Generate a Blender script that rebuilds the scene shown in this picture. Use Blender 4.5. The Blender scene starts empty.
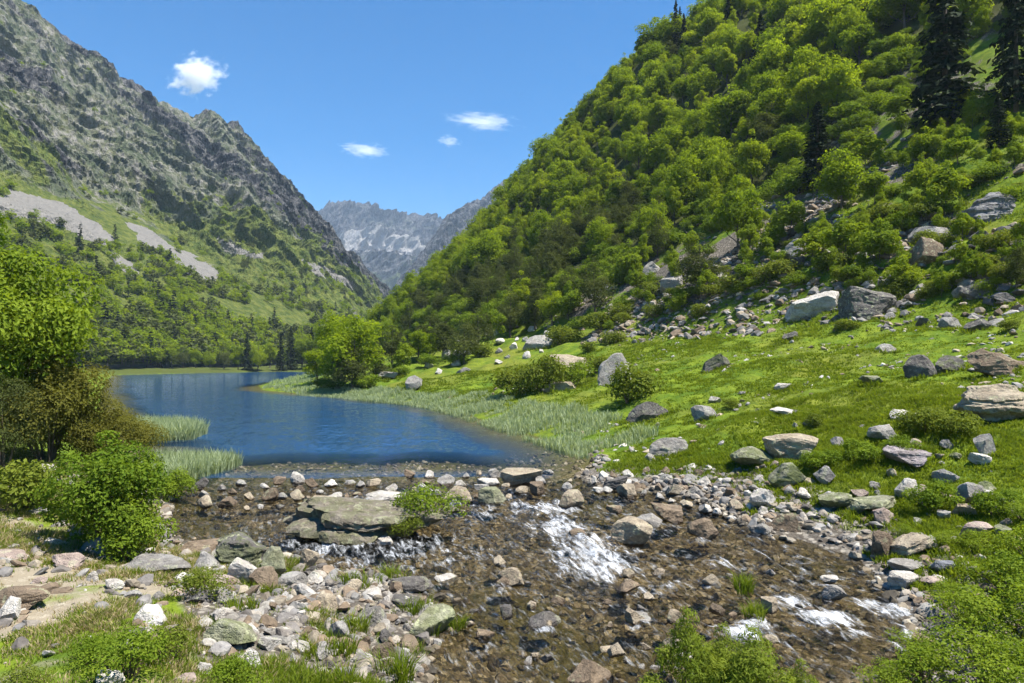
import bpy, bmesh, math, random
import numpy as np
from mathutils import Vector, Matrix

sc = bpy.context.scene
COL = sc.collection

# ---------- camera, sky, sun, exposure ----------
cam_d = bpy.data.cameras.new('camera')
cam_d.sensor_width = 36; cam_d.lens = 24.01; cam_d.shift_y = 18.5 / 1024
cam_d.clip_start = .1; cam_d.clip_end = 30000
cam = bpy.data.objects.new('camera', cam_d); COL.objects.link(cam)
cam.location = (0, 0, 4); cam.rotation_euler = (math.radians(90), 0, 0)
sc.camera = cam

SUN_EL, SUN_AZ = math.radians(65), math.radians(110)        # azimuth clockwise from the viewing direction: high, to the right and a little behind the viewer
SUN_DIR = Vector((math.cos(SUN_EL) * math.sin(SUN_AZ), math.cos(SUN_EL) * math.cos(SUN_AZ), math.sin(SUN_EL)))
w = bpy.data.worlds.new('World'); sc.world = w; w.use_nodes = True
nt = w.node_tree; nt.nodes.clear()
sky = nt.nodes.new('ShaderNodeTexSky'); sky.sky_type = 'NISHITA'; sky.sun_disc = False
sky.sun_elevation = SUN_EL; sky.sun_rotation = SUN_AZ; sky.altitude = 1600; sky.air_density = 1.1; sky.dust_density = .5; sky.ozone_density = 2.0
hs = nt.nodes.new('ShaderNodeHueSaturation'); hs.inputs['Saturation'].default_value = 1.55
bg = nt.nodes.new('ShaderNodeBackground'); bg.inputs['Strength'].default_value = .080
wo = nt.nodes.new('ShaderNodeOutputWorld')
nt.links.new(sky.outputs[0], hs.inputs['Color']); nt.links.new(hs.outputs[0], bg.inputs['Color']); nt.links.new(bg.outputs[0], wo.inputs['Surface'])
sd_ = bpy.data.lights.new('sun', 'SUN'); sd_.energy = 5.0; sd_.angle = math.radians(.53); sd_.color = (1, .955, .88)
sun = bpy.data.objects.new('sun', sd_); COL.objects.link(sun)
sun.rotation_euler = SUN_DIR.to_track_quat('Z', 'Y').to_euler(); sun.location = (60, 40, 120)
sc.view_settings.view_transform = 'Standard'; sc.view_settings.look = 'None'; sc.view_settings.gamma = 1; sc.view_settings.exposure = 1.22
sc.view_settings.use_curve_mapping = False
cy = sc.cycles
cy.max_bounces = 7; cy.diffuse_bounces = 4; cy.glossy_bounces = 2; cy.transmission_bounces = 5; cy.transparent_max_bounces = 10; cy.volume_bounces = 6
cy.use_denoising = True
cy.caustics_reflective = False; cy.caustics_refractive = False
cy.sample_clamp_indirect = 4
try: cy.use_light_tree = False
except Exception: pass

# ---------- terrain (pure numpy) ----------
F, HX, HY, EYE = 683.0, 512.0, 360.0, 4.0      # focal length in px, principal point, eye height: one pinhole camera at the origin

def hash3(ix, iy, iz, seed):
    h = (ix * 374761393 + iy * 668265263 + iz * 2147483647 + seed * 1274126177) & 0xFFFFFFFF
    h = ((h ^ (h >> 13)) * 1274126177) & 0xFFFFFFFF
    h = ((h ^ (h >> 16)) * 2246822519) & 0xFFFFFFFF
    return h ^ (h >> 15)

def vnoise(P, seed=0):
    """Value noise in -1..1 at points P (n,3)."""
    P = np.asarray(P, dtype=np.float64)
    I = np.floor(P).astype(np.int64)
    f = P - I
    u = f * f * f * (f * (f * 6 - 15) + 10)
    out = np.zeros(len(P))
    for dx in (0, 1):
        wx = u[:, 0] if dx else 1 - u[:, 0]
        for dy in (0, 1):
            wy = u[:, 1] if dy else 1 - u[:, 1]
            for dz in (0, 1):
                wz = u[:, 2] if dz else 1 - u[:, 2]
                h = hash3(I[:, 0] + dx, I[:, 1] + dy, I[:, 2] + dz, seed)
                out += wx * wy * wz * (h.astype(np.float64) / 2147483647.5 - 1)
    return out

def fbm(P, octv=4, seed=0, gain=.5, lac=2.03):
    P = np.asarray(P, dtype=np.float64)
    s, a, n = np.zeros(len(P)), 1.0, 0.0
    for o in range(octv):
        s += a * vnoise(P, seed + o * 17); n += a
        a *= gain; P = P * lac + 3.7
    return s / n

def ridged(P, octv=5, seed=0, gain=.55):
    P = np.asarray(P, dtype=np.float64)
    s, a, n = np.zeros(len(P)), 1.0, 0.0
    for o in range(octv):
        s += a * (1 - 2 * np.abs(vnoise(P, seed + o * 13))); n += a
        a *= gain; P = P * 2.07 + 5.1
    return s / n

def xy(x, y, s=1.0):
    return np.stack([x * s, y * s, np.zeros_like(x)], 1)

def sstep(a, b, x):
    t = np.clip((x - a) / (b - a), 0, 1)
    return t * t * (3 - 2 * t)

def W(x, y):                                    # water level: lake at 0, the outlet drops towards the viewer
    return -.09 * np.clip(22.5 - y, 0, 15)

def unwater(px, py):                            # the point of the water surface seen at a pixel
    y = EYE * F / (py - HY)
    if y < 22.5:
        y = (EYE + 2.025) / ((py - HY) / F + .09)
    return ((px - HX) / F * y, y)

SHORE = [(112, 375), (104, 385), (100, 400), (104, 425), (128, 452), (165, 476), (172, 500), (168, 530), (192, 548), (232, 546),
         (262, 556), (300, 556), (330, 566), (372, 574), (415, 582), (440, 600), (452, 620), (440, 640), (432, 660), (430, 683), (440, 720),
         (560, 735), (700, 730), (860, 720), (930, 700), (922, 660), (905, 625), (888, 600), (872, 575), (846, 555),
         (800, 542), (762, 535), (730, 520), (700, 503), (650, 492), (600, 488), (575, 478), (592, 466), (590, 452), (545, 440), (500, 425),
         (455, 411), (420, 404), (380, 400), (345, 396), (300, 394), (262, 390), (258, 386), (300, 379), (322, 374), (318, 372), (280, 371.5), (200, 373)]
SHORE_XY = np.array([unwater(*p) for p in SHORE])

def shore_dist(x, y):
    """Signed distance to the water's edge: negative in the water."""
    n = len(SHORE_XY)
    d = np.full(len(x), 1e9); inside = np.zeros(len(x), bool)
    for i in range(n):
        ax, ay = SHORE_XY[i]; bx, by = SHORE_XY[(i + 1) % n]
        ex, ey = bx - ax, by - ay
        t = np.clip(((x - ax) * ex + (y - ay) * ey) / (ex * ex + ey * ey), 0, 1)
        d = np.minimum(d, np.hypot(x - ax - t * ex, y - ay - t * ey))
        c = (ay > y) != (by > y)
        inside ^= c & (x < ex * (y - ay) / (ey if ey else 1e-9) + ax)
    return np.where(inside, -d, d)

TOE_Y = np.array([-60, 0, 50, 100, 150, 200, 240, 300, 400, 600, 1500, 9000.])
TOE_X = np.array([82, 50.8, 25, -.8, -27, -53, -62, -64, -40, 60, 700, 9000.])
MID_Y = np.array([-60, 0, 10, 15, 20, 30, 60, 100, 200, 600, 9000.])
MID_X = np.array([-2, 0, 3, 2.5, 1, -5, -20, -42, -95, -100, -100.])

def hill_s(x, y):
    return .89 * (x - np.interp(y, TOE_Y, TOE_X))

def height(x, y, fine=True):
    x = np.asarray(x, float); y = np.asarray(y, float)
    sd = shore_dist(x, y)
    wob = fbm(xy(x, y, .45), 3, 5) * .5 * np.clip(np.abs(y) / 25, .4, 4)
    sd = sd + wob * np.clip(np.abs(sd) / 1.5, .25, 1)
    right = sstep(-3, 5, x - np.interp(y, MID_Y, MID_X))
    lake = sstep(22.5, 26, y)
    # bed
    dep = np.maximum(-sd, 0)
    depl = np.minimum(dep, .10 + np.maximum(y - 22.6 - 2.2 * (fbm(xy(x, 0 * x, .33), 3, 89) + .15) * sstep(40, 26, y), 0) ** 1.4 * .24)
    bed = -(lake * np.minimum(5., .05 + .11 * depl + .28 * np.maximum(depl - 3.2, 0)) + (1 - lake) * np.minimum(.48, .03 + .3 * dep))
    bed = bed + (1 - lake) * fbm(xy(x, y, 1.6), 3, 9) * .13 * np.clip(dep * 2, 0, 1)
    # banks
    out = np.maximum(sd, 0)
    sl_r = np.minimum(.24 * out, 6.2 + .02 * out)
    sl_l = np.minimum(.17 * out, 1.3 + .05 * out)
    bank = sl_l * (1 - right) + sl_r * right
    near = sstep(13, 7, y) * sstep(9, 5, np.abs(x - 1.0))
    bank = bank * (1 - near) + np.minimum(.36 * out, 3.4) * near
    bank = np.where(y < 5, np.minimum(bank, 3.2 + .12 * np.maximum(np.abs(x) - 5, 0)), bank)
    far_in = sstep(150, 215, y)
    s = hill_s(x, y)
    sp = np.maximum(s, 0)
    a = np.interp(y, [0, 95, 190], [.60, .62, .87])
    b = np.interp(y, [0, 95, 190], [.66, .82, 1.28])
    c = np.interp(y, [0, 95, 190], [.80, .90, .60])
    hill = a * np.minimum(sp, 32) + b * np.clip(sp - 32, 0, 45) + c * np.clip(sp - 77, 0, 90) + .5 * np.clip(sp - 167, 0, 140)
    hill = np.minimum(hill, 4 + .03 * sp + 30 * np.maximum(sp / 20, 0)) * sstep(0, 9, sp) ** .6
    hill = hill * (1 + .05 * fbm(xy(x, y, .02), 3, 31))
    bank = np.where(right > .5, np.minimum(bank, 6.2 + .05 * out), bank)
    bank = bank * (1 - far_in * .75)
    z = np.where(sd > 0, bank, bed) + W(x, y)
    amp = np.clip(out / 6, 0, 1)
    z = z + hill + amp * (fbm(xy(x, y, .09), 3, 21) * .55 * np.clip(y / 40, .15, 1.2) + fbm(xy(x, y, .4), 3, 22) * .26)
    z = z + amp * right * sstep(80, 55, y) * (np.abs(fbm(xy(x, y, .85), 3, 27)) * .34 + fbm(xy(x, y, .22), 2, 28) * .22)
    z = z + np.clip(s / 14, 0, 1) * fbm(xy(x, y, .12), 4, 25) * 1.3
    if fine:
        z = z + np.clip(out, 0, 1) * fbm(xy(x, y, 1.7), 3, 23) * .055
    return z, sd, s

def project(x, y, z):
    return HX + F * x / y, HY - F * (z - EYE) / y

RAY_D = np.concatenate([np.geomspace(4.5, 60, 900), np.geomspace(60.2, 420, 900)])
def ground_at(px, py, dmin=4.5):
    """Where the line of sight through a pixel first meets the terrain."""
    d = RAY_D[RAY_D >= dmin]
    zz, sd, s = height((px - HX) / F * d, d, False)
    ray = EYE - (py - HY) / F * d
    hit = np.nonzero(ray <= np.maximum(zz, W(0 * d, d)))[0]
    i = hit[0] if len(hit) else len(d) - 1
    return ((px - HX) / F * d[i], d[i], max(zz[i], W(0 * d[i], d[i])))
# ---------- helpers ----------
def mesh_np(name, V, Q=None, T=None, mat=None, attrs=None, smooth=False):
    """One mesh from numpy arrays: vertices, quads and/or triangles, point attributes."""
    V = np.asarray(V, np.float32).reshape(-1, 3)
    me = bpy.data.meshes.new(name)
    me.vertices.add(len(V)); me.vertices.foreach_set('co', V.ravel())
    lo, st, tot = [], [], []
    k = 0
    for A, n in ((Q, 4), (T, 3)):
        if A is None or len(A) == 0: continue
        A = np.asarray(A, np.int32)
        lo.append(A.ravel()); st.append(k + n * np.arange(len(A), dtype=np.int32)); tot.append(np.full(len(A), n, np.int32)); k += A.size
    lo, st = np.concatenate(lo), np.concatenate(st)
    me.loops.add(len(lo)); me.loops.foreach_set('vertex_index', lo)
    me.polygons.add(len(st)); me.polygons.foreach_set('loop_start', st)
    me.polygons.foreach_set('use_smooth', np.full(len(st), smooth, bool))
    for an, av in (attrs or {}).items():
        av = np.asarray(av, np.float32)
        if av.ndim == 1:
            at = me.attributes.new(an, 'FLOAT', 'POINT'); at.data.foreach_set('value', av)
        else:
            at = me.attributes.new(an, 'FLOAT_COLOR', 'POINT')
            at.data.foreach_set('color', np.concatenate([av, np.ones((len(av), 1), np.float32)], 1).ravel())
    me.update(calc_edges=True); me.validate()
    if mat: me.materials.append(mat)
    return me

def link(name, me, parent=None, loc=None):
    o = bpy.data.objects.new(name, me); COL.objects.link(o)
    if parent: o.parent = parent
    if loc is not None: o.location = loc
    return o

def tag(o, label=None, cat=None, group=None, kind=None):
    for k, v in (('label', label), ('category', cat), ('group', group), ('kind', kind)):
        if v: o[k] = v
    return o

def grid_quads(n, m):
    i = np.arange(n * m).reshape(n, m)
    return np.stack([i[:-1, :-1], i[:-1, 1:], i[1:, 1:], i[1:, :-1]], -1).reshape(-1, 4)

def unit(A):
    return A / np.maximum(np.linalg.norm(A, axis=1, keepdims=True), 1e-9)

def pip(px, py, poly):
    ins = np.zeros(len(px), bool); n = len(poly)
    for i in range(n):
        ax, ay = poly[i]; bx, by = poly[(i + 1) % n]
        c = (ay > py) != (by > py)
        ins ^= c & (px < (bx - ax) * (py - ay) / ((by - ay) or 1e-9) + ax)
    return ins

# node helper
class NG:
    def __init__(s, name):
        s.m = bpy.data.materials.new(name); s.m.use_nodes = True
        s.t = s.m.node_tree; s.t.nodes.clear()
        s.out = s.n('ShaderNodeOutputMaterial')
    def n(s, typ, **kw):
        nd = s.t.nodes.new(typ)
        for k, v in kw.items(): setattr(nd, k, v)
        return nd
    def put(s, sock, v):
        if isinstance(v, bpy.types.NodeSocket): s.t.links.new(v, sock)
        elif v is not None:
            if sock.type == 'RGBA' and len(v) == 3: v = (*v, 1)
            sock.default_value = v
    def math(s, op, a, b=None, c=None, clamp=False):
        nd = s.n('ShaderNodeMath', operation=op, use_clamp=clamp)
        for i, v in enumerate((a, b, c)): s.put(nd.inputs[i], v)
        return nd.outputs[0]
    def mix(s, f, a, b, mode='MIX'):
        nd = s.n('ShaderNodeMix', data_type='RGBA', blend_type=mode)
        s.put(nd.inputs[0], f); s.put(nd.inputs[6], a); s.put(nd.inputs[7], b)
        return nd.outputs[2]
    def ramp(s, v, a, b, lo=0., hi=1.):
        nd = s.n('ShaderNodeMapRange', interpolation_type='SMOOTHSTEP')
        s.put(nd.inputs[0], v)
        for i, x in zip((1, 2, 3, 4), (a, b, lo, hi)): s.put(nd.inputs[i], x)
        return nd.outputs[0]
    def pos(s): return s.n('ShaderNodeNewGeometry').outputs['Position']
    def mapping(s, v, scale=(1, 1, 1), rot=(0, 0, 0)):
        nd = s.n('ShaderNodeMapping'); s.put(nd.inputs[0], v)
        nd.inputs['Scale'].default_value = scale; nd.inputs['Rotation'].default_value = rot
        return nd.outputs[0]
    def noise(s, vec, scale, det=4, rough=.55, dist=0., col=False):
        nd = s.n('ShaderNodeTexNoise'); s.put(nd.inputs['Vector'], vec)
        nd.inputs['Scale'].default_value = scale; nd.inputs['Detail'].default_value = det
        nd.inputs['Roughness'].default_value = rough; nd.inputs['Distortion'].default_value = dist
        return nd.outputs[1 if col else 0]
    def vor(s, vec, scale, out='Distance', feature='F1', rnd=1.):
        nd = s.n('ShaderNodeTexVoronoi', feature=feature); s.put(nd.inputs['Vector'], vec)
        nd.inputs['Scale'].default_value = scale; nd.inputs['Randomness'].default_value = rnd
        return nd.outputs[out]
    def attr(s, name, typ='GEOMETRY', out='Fac'):
        return s.n('ShaderNodeAttribute', attribute_name=name, attribute_type=typ).outputs[out]
    def bump(s, h, strength, dist, normal=None):
        nd = s.n('ShaderNodeBump'); s.put(nd.inputs['Height'], h)
        nd.inputs['Strength'].default_value = strength; nd.inputs['Distance'].default_value = dist
        if normal: s.put(nd.inputs['Normal'], normal)
        return nd.outputs[0]
    def principled(s, col, rough=.8, normal=None, spec=.3):
        nd = s.n('ShaderNodeBsdfPrincipled'); s.put(nd.inputs['Base Color'], col); s.put(nd.inputs['Roughness'], rough)
        nd.inputs['Specular IOR Level'].default_value = spec
        if normal: s.put(nd.inputs['Normal'], normal)
        return nd.outputs[0]
    def mixsh(s, f, a, b):
        nd = s.n('ShaderNodeMixShader'); s.put(nd.inputs[0], f); s.put(nd.inputs[1], a); s.put(nd.inputs[2], b)
        return nd.outputs[0]
    def end(s, sh):
        s.t.links.new(sh, s.out.inputs['Surface']); return s.m

# ---------- materials ----------
def foliage_mat(name, dark, light, trans=.38, rough=.55, hue_var=.5):
    g = NG(name)
    t = g.attr('tint'); r = g.n('ShaderNodeObjectInfo').outputs['Random']
    f = g.math('ADD', g.math('MULTIPLY', t, 1 - hue_var), g.math('MULTIPLY', r, hue_var))
    c = g.mix(f, dark, light)
    p = g.principled(c, rough + .15, spec=.08)
    tr = g.n('ShaderNodeBsdfTranslucent')
    g.put(tr.inputs['Color'], g.mix(1., c, (1.25, 1.2, .55), 'MULTIPLY'))
    return g.end(g.mixsh(trans, p, tr.outputs[0]))

def rock_mat(name, pebble=False):
    g = NG(name); P = g.pos()
    base = g.attr('tintcol', out='Color') if pebble else g.n('ShaderNodeObjectInfo').outputs['Color']
    n1 = g.noise(P, 2.2, 5); n2 = g.noise(P, 9, 5, .65); n3 = g.noise(P, 45, 3, .6)
    c = g.mix(g.ramp(n1, .35, .68), g.mix(1., base, (.66, .63, .60), 'MULTIPLY'), base)
    c = g.mix(g.ramp(n2, .5, .72, 0, .75), c, g.mix(1., base, (1.38, 1.34, 1.25), 'MULTIPLY'))
    c = g.mix(g.ramp(n2, .46, .30, 0, .8), c, g.mix(1., base, (.42, .40, .40), 'MULTIPLY'))
    c = g.mix(g.ramp(n3, .42, .30, 0, .55), c, (.05, .048, .045))
    if not pebble:
        lich = g.math('MULTIPLY', g.ramp(g.noise(P, 5.5, 4, .6), .56, .64), g.attr('lichen', 'OBJECT'))
        c = g.mix(lich, c, (.42, .43, .26))
        moss = g.math('MULTIPLY', g.ramp(g.noise(P, 3.1, 5, .65), .44, .56), g.attr('moss', 'OBJECT'))
        c = g.mix(moss, c, g.mix(n3, (.05, .075, .015), (.15, .17, .04)))
        z = g.n('ShaderNodeSeparateXYZ'); g.put(z.inputs[0], P)
        hz = g.math('SUBTRACT', g.math('ADD', z.outputs[2], g.math('MULTIPLY', g.math('SUBTRACT', n2, .5), .14)), g.attr('waterline', 'OBJECT'))
        wet = g.ramp(hz, .09, .02)
    else:
        wet = g.attr('wet')
    c = g.mix(wet, c, g.mix(1., c, (.30, .25, .20), 'MULTIPLY'))
    h = g.math('ADD', g.math('MULTIPLY', n2, .6), g.math('MULTIPLY', n3, .35))
    nb = g.bump(h, 1., .12 if not pebble else .02)
    return g.end(g.principled(c, g.math('SUBTRACT', .88, g.math('MULTIPLY', wet, .6)), nb))

def bark_mat(name, a, b):
    g = NG(name); P = g.pos()
    n = g.noise(g.mapping(P, (6, 6, 1.2)), 2, 4, .6)
    return g.end(g.principled(g.mix(n, a, b), .9, g.bump(n, .6, .03)))

def ground_mat():
    g = NG('ground_cover'); P = g.pos()
    zr = g.n('ShaderNodeSeparateColor'); g.put(zr.inputs[0], g.attr('zone', out='Color'))
    grass, grav, floor = zr.outputs[0], zr.outputs[1], zr.outputs[2]
    bed = g.attr('bed')
    nL = g.noise(P, .13, 4); nM = g.noise(P, .9, 5, .6); nS = g.noise(P, 6, 5, .65); nT = g.noise(P, 28, 3, .6)
    # turf
    gc = g.mix(g.ramp(nM, .34, .66), (.066, .116, .012), (.142, .190, .016))
    gc = g.mix(g.ramp(nL, .45, .7, 0, .5), gc, (.185, .165, .035))
    gc = g.mix(g.ramp(g.noise(P, 2.3, 5, .7), .54, .68, 0, .75), gc, (.045, .070, .010))
    gc = g.mix(g.ramp(nS, .48, .30, 0, .8), gc, (.05, .085, .012))
    gc = g.mix(g.ramp(nT, .62, .78, 0, .4), gc, (.25, .24, .07))
    # bare earth
    dc = g.mix(nM, (.17, .14, .095), (.33, .285, .21))
    dc = g.mix(g.ramp(nS, .52, .7, 0, .6), dc, (.42, .38, .30))
    # gravel
    vc = g.vor(P, 7, 'Color'); vd = g.vor(P, 7)
    sv = g.n('ShaderNodeSeparateColor'); g.put(sv.inputs[0], vc)
    kc = g.mix(sv.outputs[0], (.09, .082, .07), (.28, .25, .205))
    kc = g.mix(g.ramp(vd, .35, .6, 0, .8), kc, (.06, .05, .04))
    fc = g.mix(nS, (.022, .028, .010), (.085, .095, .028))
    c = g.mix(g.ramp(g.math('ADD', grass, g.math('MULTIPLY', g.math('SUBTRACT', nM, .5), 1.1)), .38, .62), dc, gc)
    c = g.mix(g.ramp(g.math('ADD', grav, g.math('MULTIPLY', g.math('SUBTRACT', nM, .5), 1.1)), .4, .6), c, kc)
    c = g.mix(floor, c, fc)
    # bed of the stream and lake
    bv = g.vor(P, 10.5, 'Color'); sb = g.n('ShaderNodeSeparateColor'); g.put(sb.inputs[0], bv)
    bc = g.mix(sb.outputs[0], (.045, .037, .024), (.21, .17, .105))
    bc = g.mix(g.ramp(sb.outputs[1], .8, .95), bc, (.34, .29, .21))
    bc = g.mix(g.ramp(nL, .5, .62, 0, .7), bc, (.09, .085, .02))
    sy = g.n('ShaderNodeSeparateXYZ'); g.put(sy.inputs[0], P)
    bc = g.mix(g.ramp(sy.outputs[1], 22, 27, 0, .75), bc, g.mix(nS, (.04, .042, .014), (.12, .11, .045)))          # silt and weed on the lake bed
    bc = g.mix(g.ramp(bed, .9, 2.5), bc, (.03, .045, .025))
    c = g.mix(g.ramp(bed, -.03, .05), c, bc)
    h = g.math('ADD', g.math('MULTIPLY', nS, .7), g.math('MULTIPLY', nT, .3))
    return g.end(g.principled(c, .92, g.bump(h, .9, .09), .05))

def mountain_mat(name, rock_a, rock_b, veg_a, veg_b, scree, sc_=1.):
    g = NG(name); P = g.pos()
    zr = g.n('ShaderNodeSeparateColor'); g.put(zr.inputs[0], g.attr('zone', out='Color'))
    n1 = g.noise(P, .012 * sc_, 6, .6); n2 = g.noise(P, .06 * sc_, 6, .68); n3 = g.noise(g.mapping(P, (1, 1, .45), (.3, .2, .5)), .22 * sc_, 5, .7)
    rc = g.mix(g.ramp(n3, .34, .66), rock_a, rock_b)
    rc = g.mix(g.ramp(n2, .57, .72, 0, .8), rc, tuple(min(.55, v * 1.7) for v in rock_b))
    rc = g.mix(g.ramp(n1, .5, .68, 0, .6), rc, tuple(v * .75 for v in rock_b))
    rc = g.mix(g.ramp(n2, .45, .3, 0, .8), rc, tuple(v * .5 for v in rock_a))
    vc = g.mix(g.ramp(n3, .3, .7), veg_a, veg_b)
    cliff = g.ramp(g.math('ADD', zr.outputs[2], g.math('MULTIPLY', g.math('SUBTRACT', n2, .5), .9)), .40, .60)
    turf = g.mix(g.ramp(n2, .40, .58), tuple(v * 1.1 for v in veg_a), g.mix(g.ramp(n3, .42, .6), tuple(v * .8 for v in veg_b), tuple(v * 1.05 for v in rock_b)))
    rc = g.mix(cliff, g.mix(.55, rc, turf), g.mix(g.ramp(n3, .42, .66), tuple(v * .42 for v in rock_a), g.mix(.5, rock_a, rock_b)))
    vf = g.ramp(g.math('ADD', zr.outputs[0], g.math('MULTIPLY', g.math('SUBTRACT', n2, .5), 1.5)), .42, .58)
    c = g.mix(vf, rc, vc)
    sf = g.ramp(g.math('ADD', zr.outputs[1], g.math('MULTIPLY', g.math('SUBTRACT', n3, .5), .5)), .4, .6)
    c = g.mix(sf, c, g.mix(n3, tuple(v * .8 for v in scree), tuple(v * 1.2 for v in scree)))
    return g.end(g.principled(c, .95, g.bump(g.math('ADD', n3, n2), 1., 7 / sc_), .1))

def lake_mat():
    g = NG('lake_surface'); P = g.pos()
    dep = g.attr('depth')
    nv = g.noise(g.mapping(P, (1, 1.5, 1)), 4.2, 3, .6, col=True)
    nw = g.noise(g.mapping(P, (1, 1.8, 1)), .5, 2, .5, col=True)
    def off(col, amp):
        a = g.n('ShaderNodeVectorMath', operation='SUBTRACT'); g.put(a.inputs[0], col); a.inputs[1].default_value = (.5, .5, .5)
        b = g.n('ShaderNodeVectorMath', operation='MULTIPLY'); g.put(b.inputs[0], a.outputs[0]); b.inputs[1].default_value = (amp, amp * 1.3, 0)
        return b.outputs[0]
    a1 = g.n('ShaderNodeVectorMath', operation='ADD'); g.put(a1.inputs[0], off(nv, .44)); g.put(a1.inputs[1], off(nw, .12))
    patch = g.n('ShaderNodeVectorMath', operation='SCALE'); g.put(patch.inputs[0], a1.outputs[0])
    g.put(patch.inputs['Scale'], g.ramp(dep, .05, 1.1, .22, 1.))
    a2 = g.n('ShaderNodeVectorMath', operation='ADD'); g.put(a2.inputs[0], patch.outputs[0]); g.put(a2.inputs[1], g.n('ShaderNodeNewGeometry').outputs['Normal'])
    a3 = g.n('ShaderNodeVectorMath', operation='NORMALIZE'); g.put(a3.inputs[0], a2.outputs[0])
    N = a3.outputs[0]
    fr = g.n('ShaderNodeFresnel'); fr.inputs[0].default_value = 1.33; g.put(fr.inputs['Normal'], N)
    tr = g.n('ShaderNodeBsdfTransparent'); g.put(tr.inputs[0], g.mix(g.ramp(dep, 0, 2.2), (.95, .94, .88), (.45, .56, .50)))
    df = g.n('ShaderNodeBsdfDiffuse'); g.put(df.inputs[0], (.011, .050, .125))
    body = g.mixsh(g.ramp(dep, .04, .72, 0, .97), tr.outputs[0], df.outputs[0])
    gl = g.n('ShaderNodeBsdfGlossy'); gl.inputs['Roughness'].default_value = .05; g.put(gl.inputs['Normal'], N)
    return g.end(g.mixsh(g.math('MULTIPLY', fr.outputs[0], g.ramp(dep, .1, 1.0, .5, .8)), body, gl.outputs[0]))

def stream_mat():
    g = NG('running_water'); P = g.pos()
    FM = g.mapping(P, (1, 1, 1), (0, 0, math.radians(-24)))
    st = g.mapping(FM, (2.3, .8, 1))
    n1 = g.noise(st, 2.6, 5, .62, .8); n2 = g.noise(g.mapping(FM, (3.2, .7, 1)), 4.6, 4, .62, .5); n3 = g.noise(P, 26, 3, .6)
    foam = g.attr('foam')
    s = g.math('ADD', g.math('MULTIPLY', n1, .55), g.math('ADD', g.math('MULTIPLY', n2, .3), g.math('MULTIPLY', n3, .15)))
    th = g.math('SUBTRACT', .685, g.math('MULTIPLY', foam, .30))
    ff = g.ramp(g.math('SUBTRACT', s, th), -.05, .22, 0, .92)
    nb = g.bump(g.math('ADD', g.math('MULTIPLY', n1, .6), g.math('MULTIPLY', n2, .4)), 1., .19)
    fr = g.n('ShaderNodeFresnel'); fr.inputs[0].default_value = 1.33; g.put(fr.inputs['Normal'], nb)
    tr = g.n('ShaderNodeBsdfTransparent'); g.put(tr.inputs[0], (.76, .72, .60))
    gl = g.n('ShaderNodeBsdfGlossy'); gl.inputs['Roughness'].default_value = .10; g.put(gl.inputs['Normal'], nb)
    wat = g.mixsh(fr.outputs[0], tr.outputs[0], gl.outputs[0])
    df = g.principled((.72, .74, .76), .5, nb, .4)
    thin = g.math('MULTIPLY', g.ramp(n2, .48, .72), g.ramp(n1, .46, .66, .0, .30))          # pale streaks along the current, sky sheen painted into the colour
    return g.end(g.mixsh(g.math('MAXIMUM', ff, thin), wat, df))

M = dict(
    ground=ground_mat(), lake=lake_mat(), stream=stream_mat(), rock=rock_mat('weathered_granite'), pebble=rock_mat('gravel_stone', True),
    bark=bark_mat('bark', (.05, .04, .03), (.15, .12, .09)), stem=bark_mat('stem_bark', (.07, .05, .03), (.16, .11, .07)),
    broad=foliage_mat('broad_leaf', (.085, .145, .009), (.29, .37, .020), .6, .55, .4),
    light=foliage_mat('light_leaf', (.11, .18, .010), (.32, .38, .022), .6, .55, .4),
    young=foliage_mat('young_leaf', (.10, .17, .012), (.28, .34, .022), .45),
    conifer=foliage_mat('conifer_needle', (.012, .022, .010), (.032, .048, .018), .15, .6),
    olive=foliage_mat('olive_needle', (.050, .066, .018), (.125, .145, .04), .28, .6),
    brown=foliage_mat('brown_olive_leaf', (.08, .088, .014), (.21, .195, .036), .4, .6),
    low=foliage_mat('low_shrub_leaf', (.07, .105, .012), (.20, .235, .030), .4),
    bright=foliage_mat('bright_shrub_leaf', (.070, .130, .010), (.23, .30, .026), .45, .5, .25),
    leafy=foliage_mat('broad_shrub_leaf', (.09, .155, .012), (.27, .335, .03), .45, .45, .3),
    willow=foliage_mat('willow_leaf', (.10, .15, .014), (.24, .28, .035), .45, .5, .25),
    grass=foliage_mat('grass_blade', (.085, .145, .012), (.225, .27, .026), .5, .6, .1),
    dry=foliage_mat('dry_grass_blade', (.26, .20, .10), (.46, .38, .22), .35, .7, .1),
    reed=foliage_mat('reed_blade', (.22, .28, .14), (.46, .52, .34), .45, .6, .1),
    mount=mountain_mat('mountain_rock', (.085, .086, .094), (.28, .262, .23), (.06, .095, .018), (.18, .20, .045), (.265, .25, .225)),
    far=mountain_mat('far_mountain_rock', (.06, .06, .066), (.27, .26, .25), (.05, .07, .03), (.10, .12, .05), (.34, .325, .31), .35),
)
# ---------- shape builders ----------
def leaf_cards(rng, C, N, size, asp=.5, sv=.35, fold=.12):
    """Diamond leaves: one folded quad per point."""
    n = len(C); N = unit(N)
    R = rng.normal(size=(n, 3)); A = unit(R - N * (R * N).sum(1, keepdims=True)); B = np.cross(N, A)
    s = (np.asarray(size) * (1 + sv * rng.uniform(-1, 1, n)))[:, None]
    V = np.stack([C - A * s * .5, C + B * s * asp * .5 + N * s * fold, C + A * s * .5, C - B * s * asp * .5 + N * s * fold], 1)
    return V.reshape(-1, 3), np.arange(n * 4).reshape(n, 4)

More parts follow.
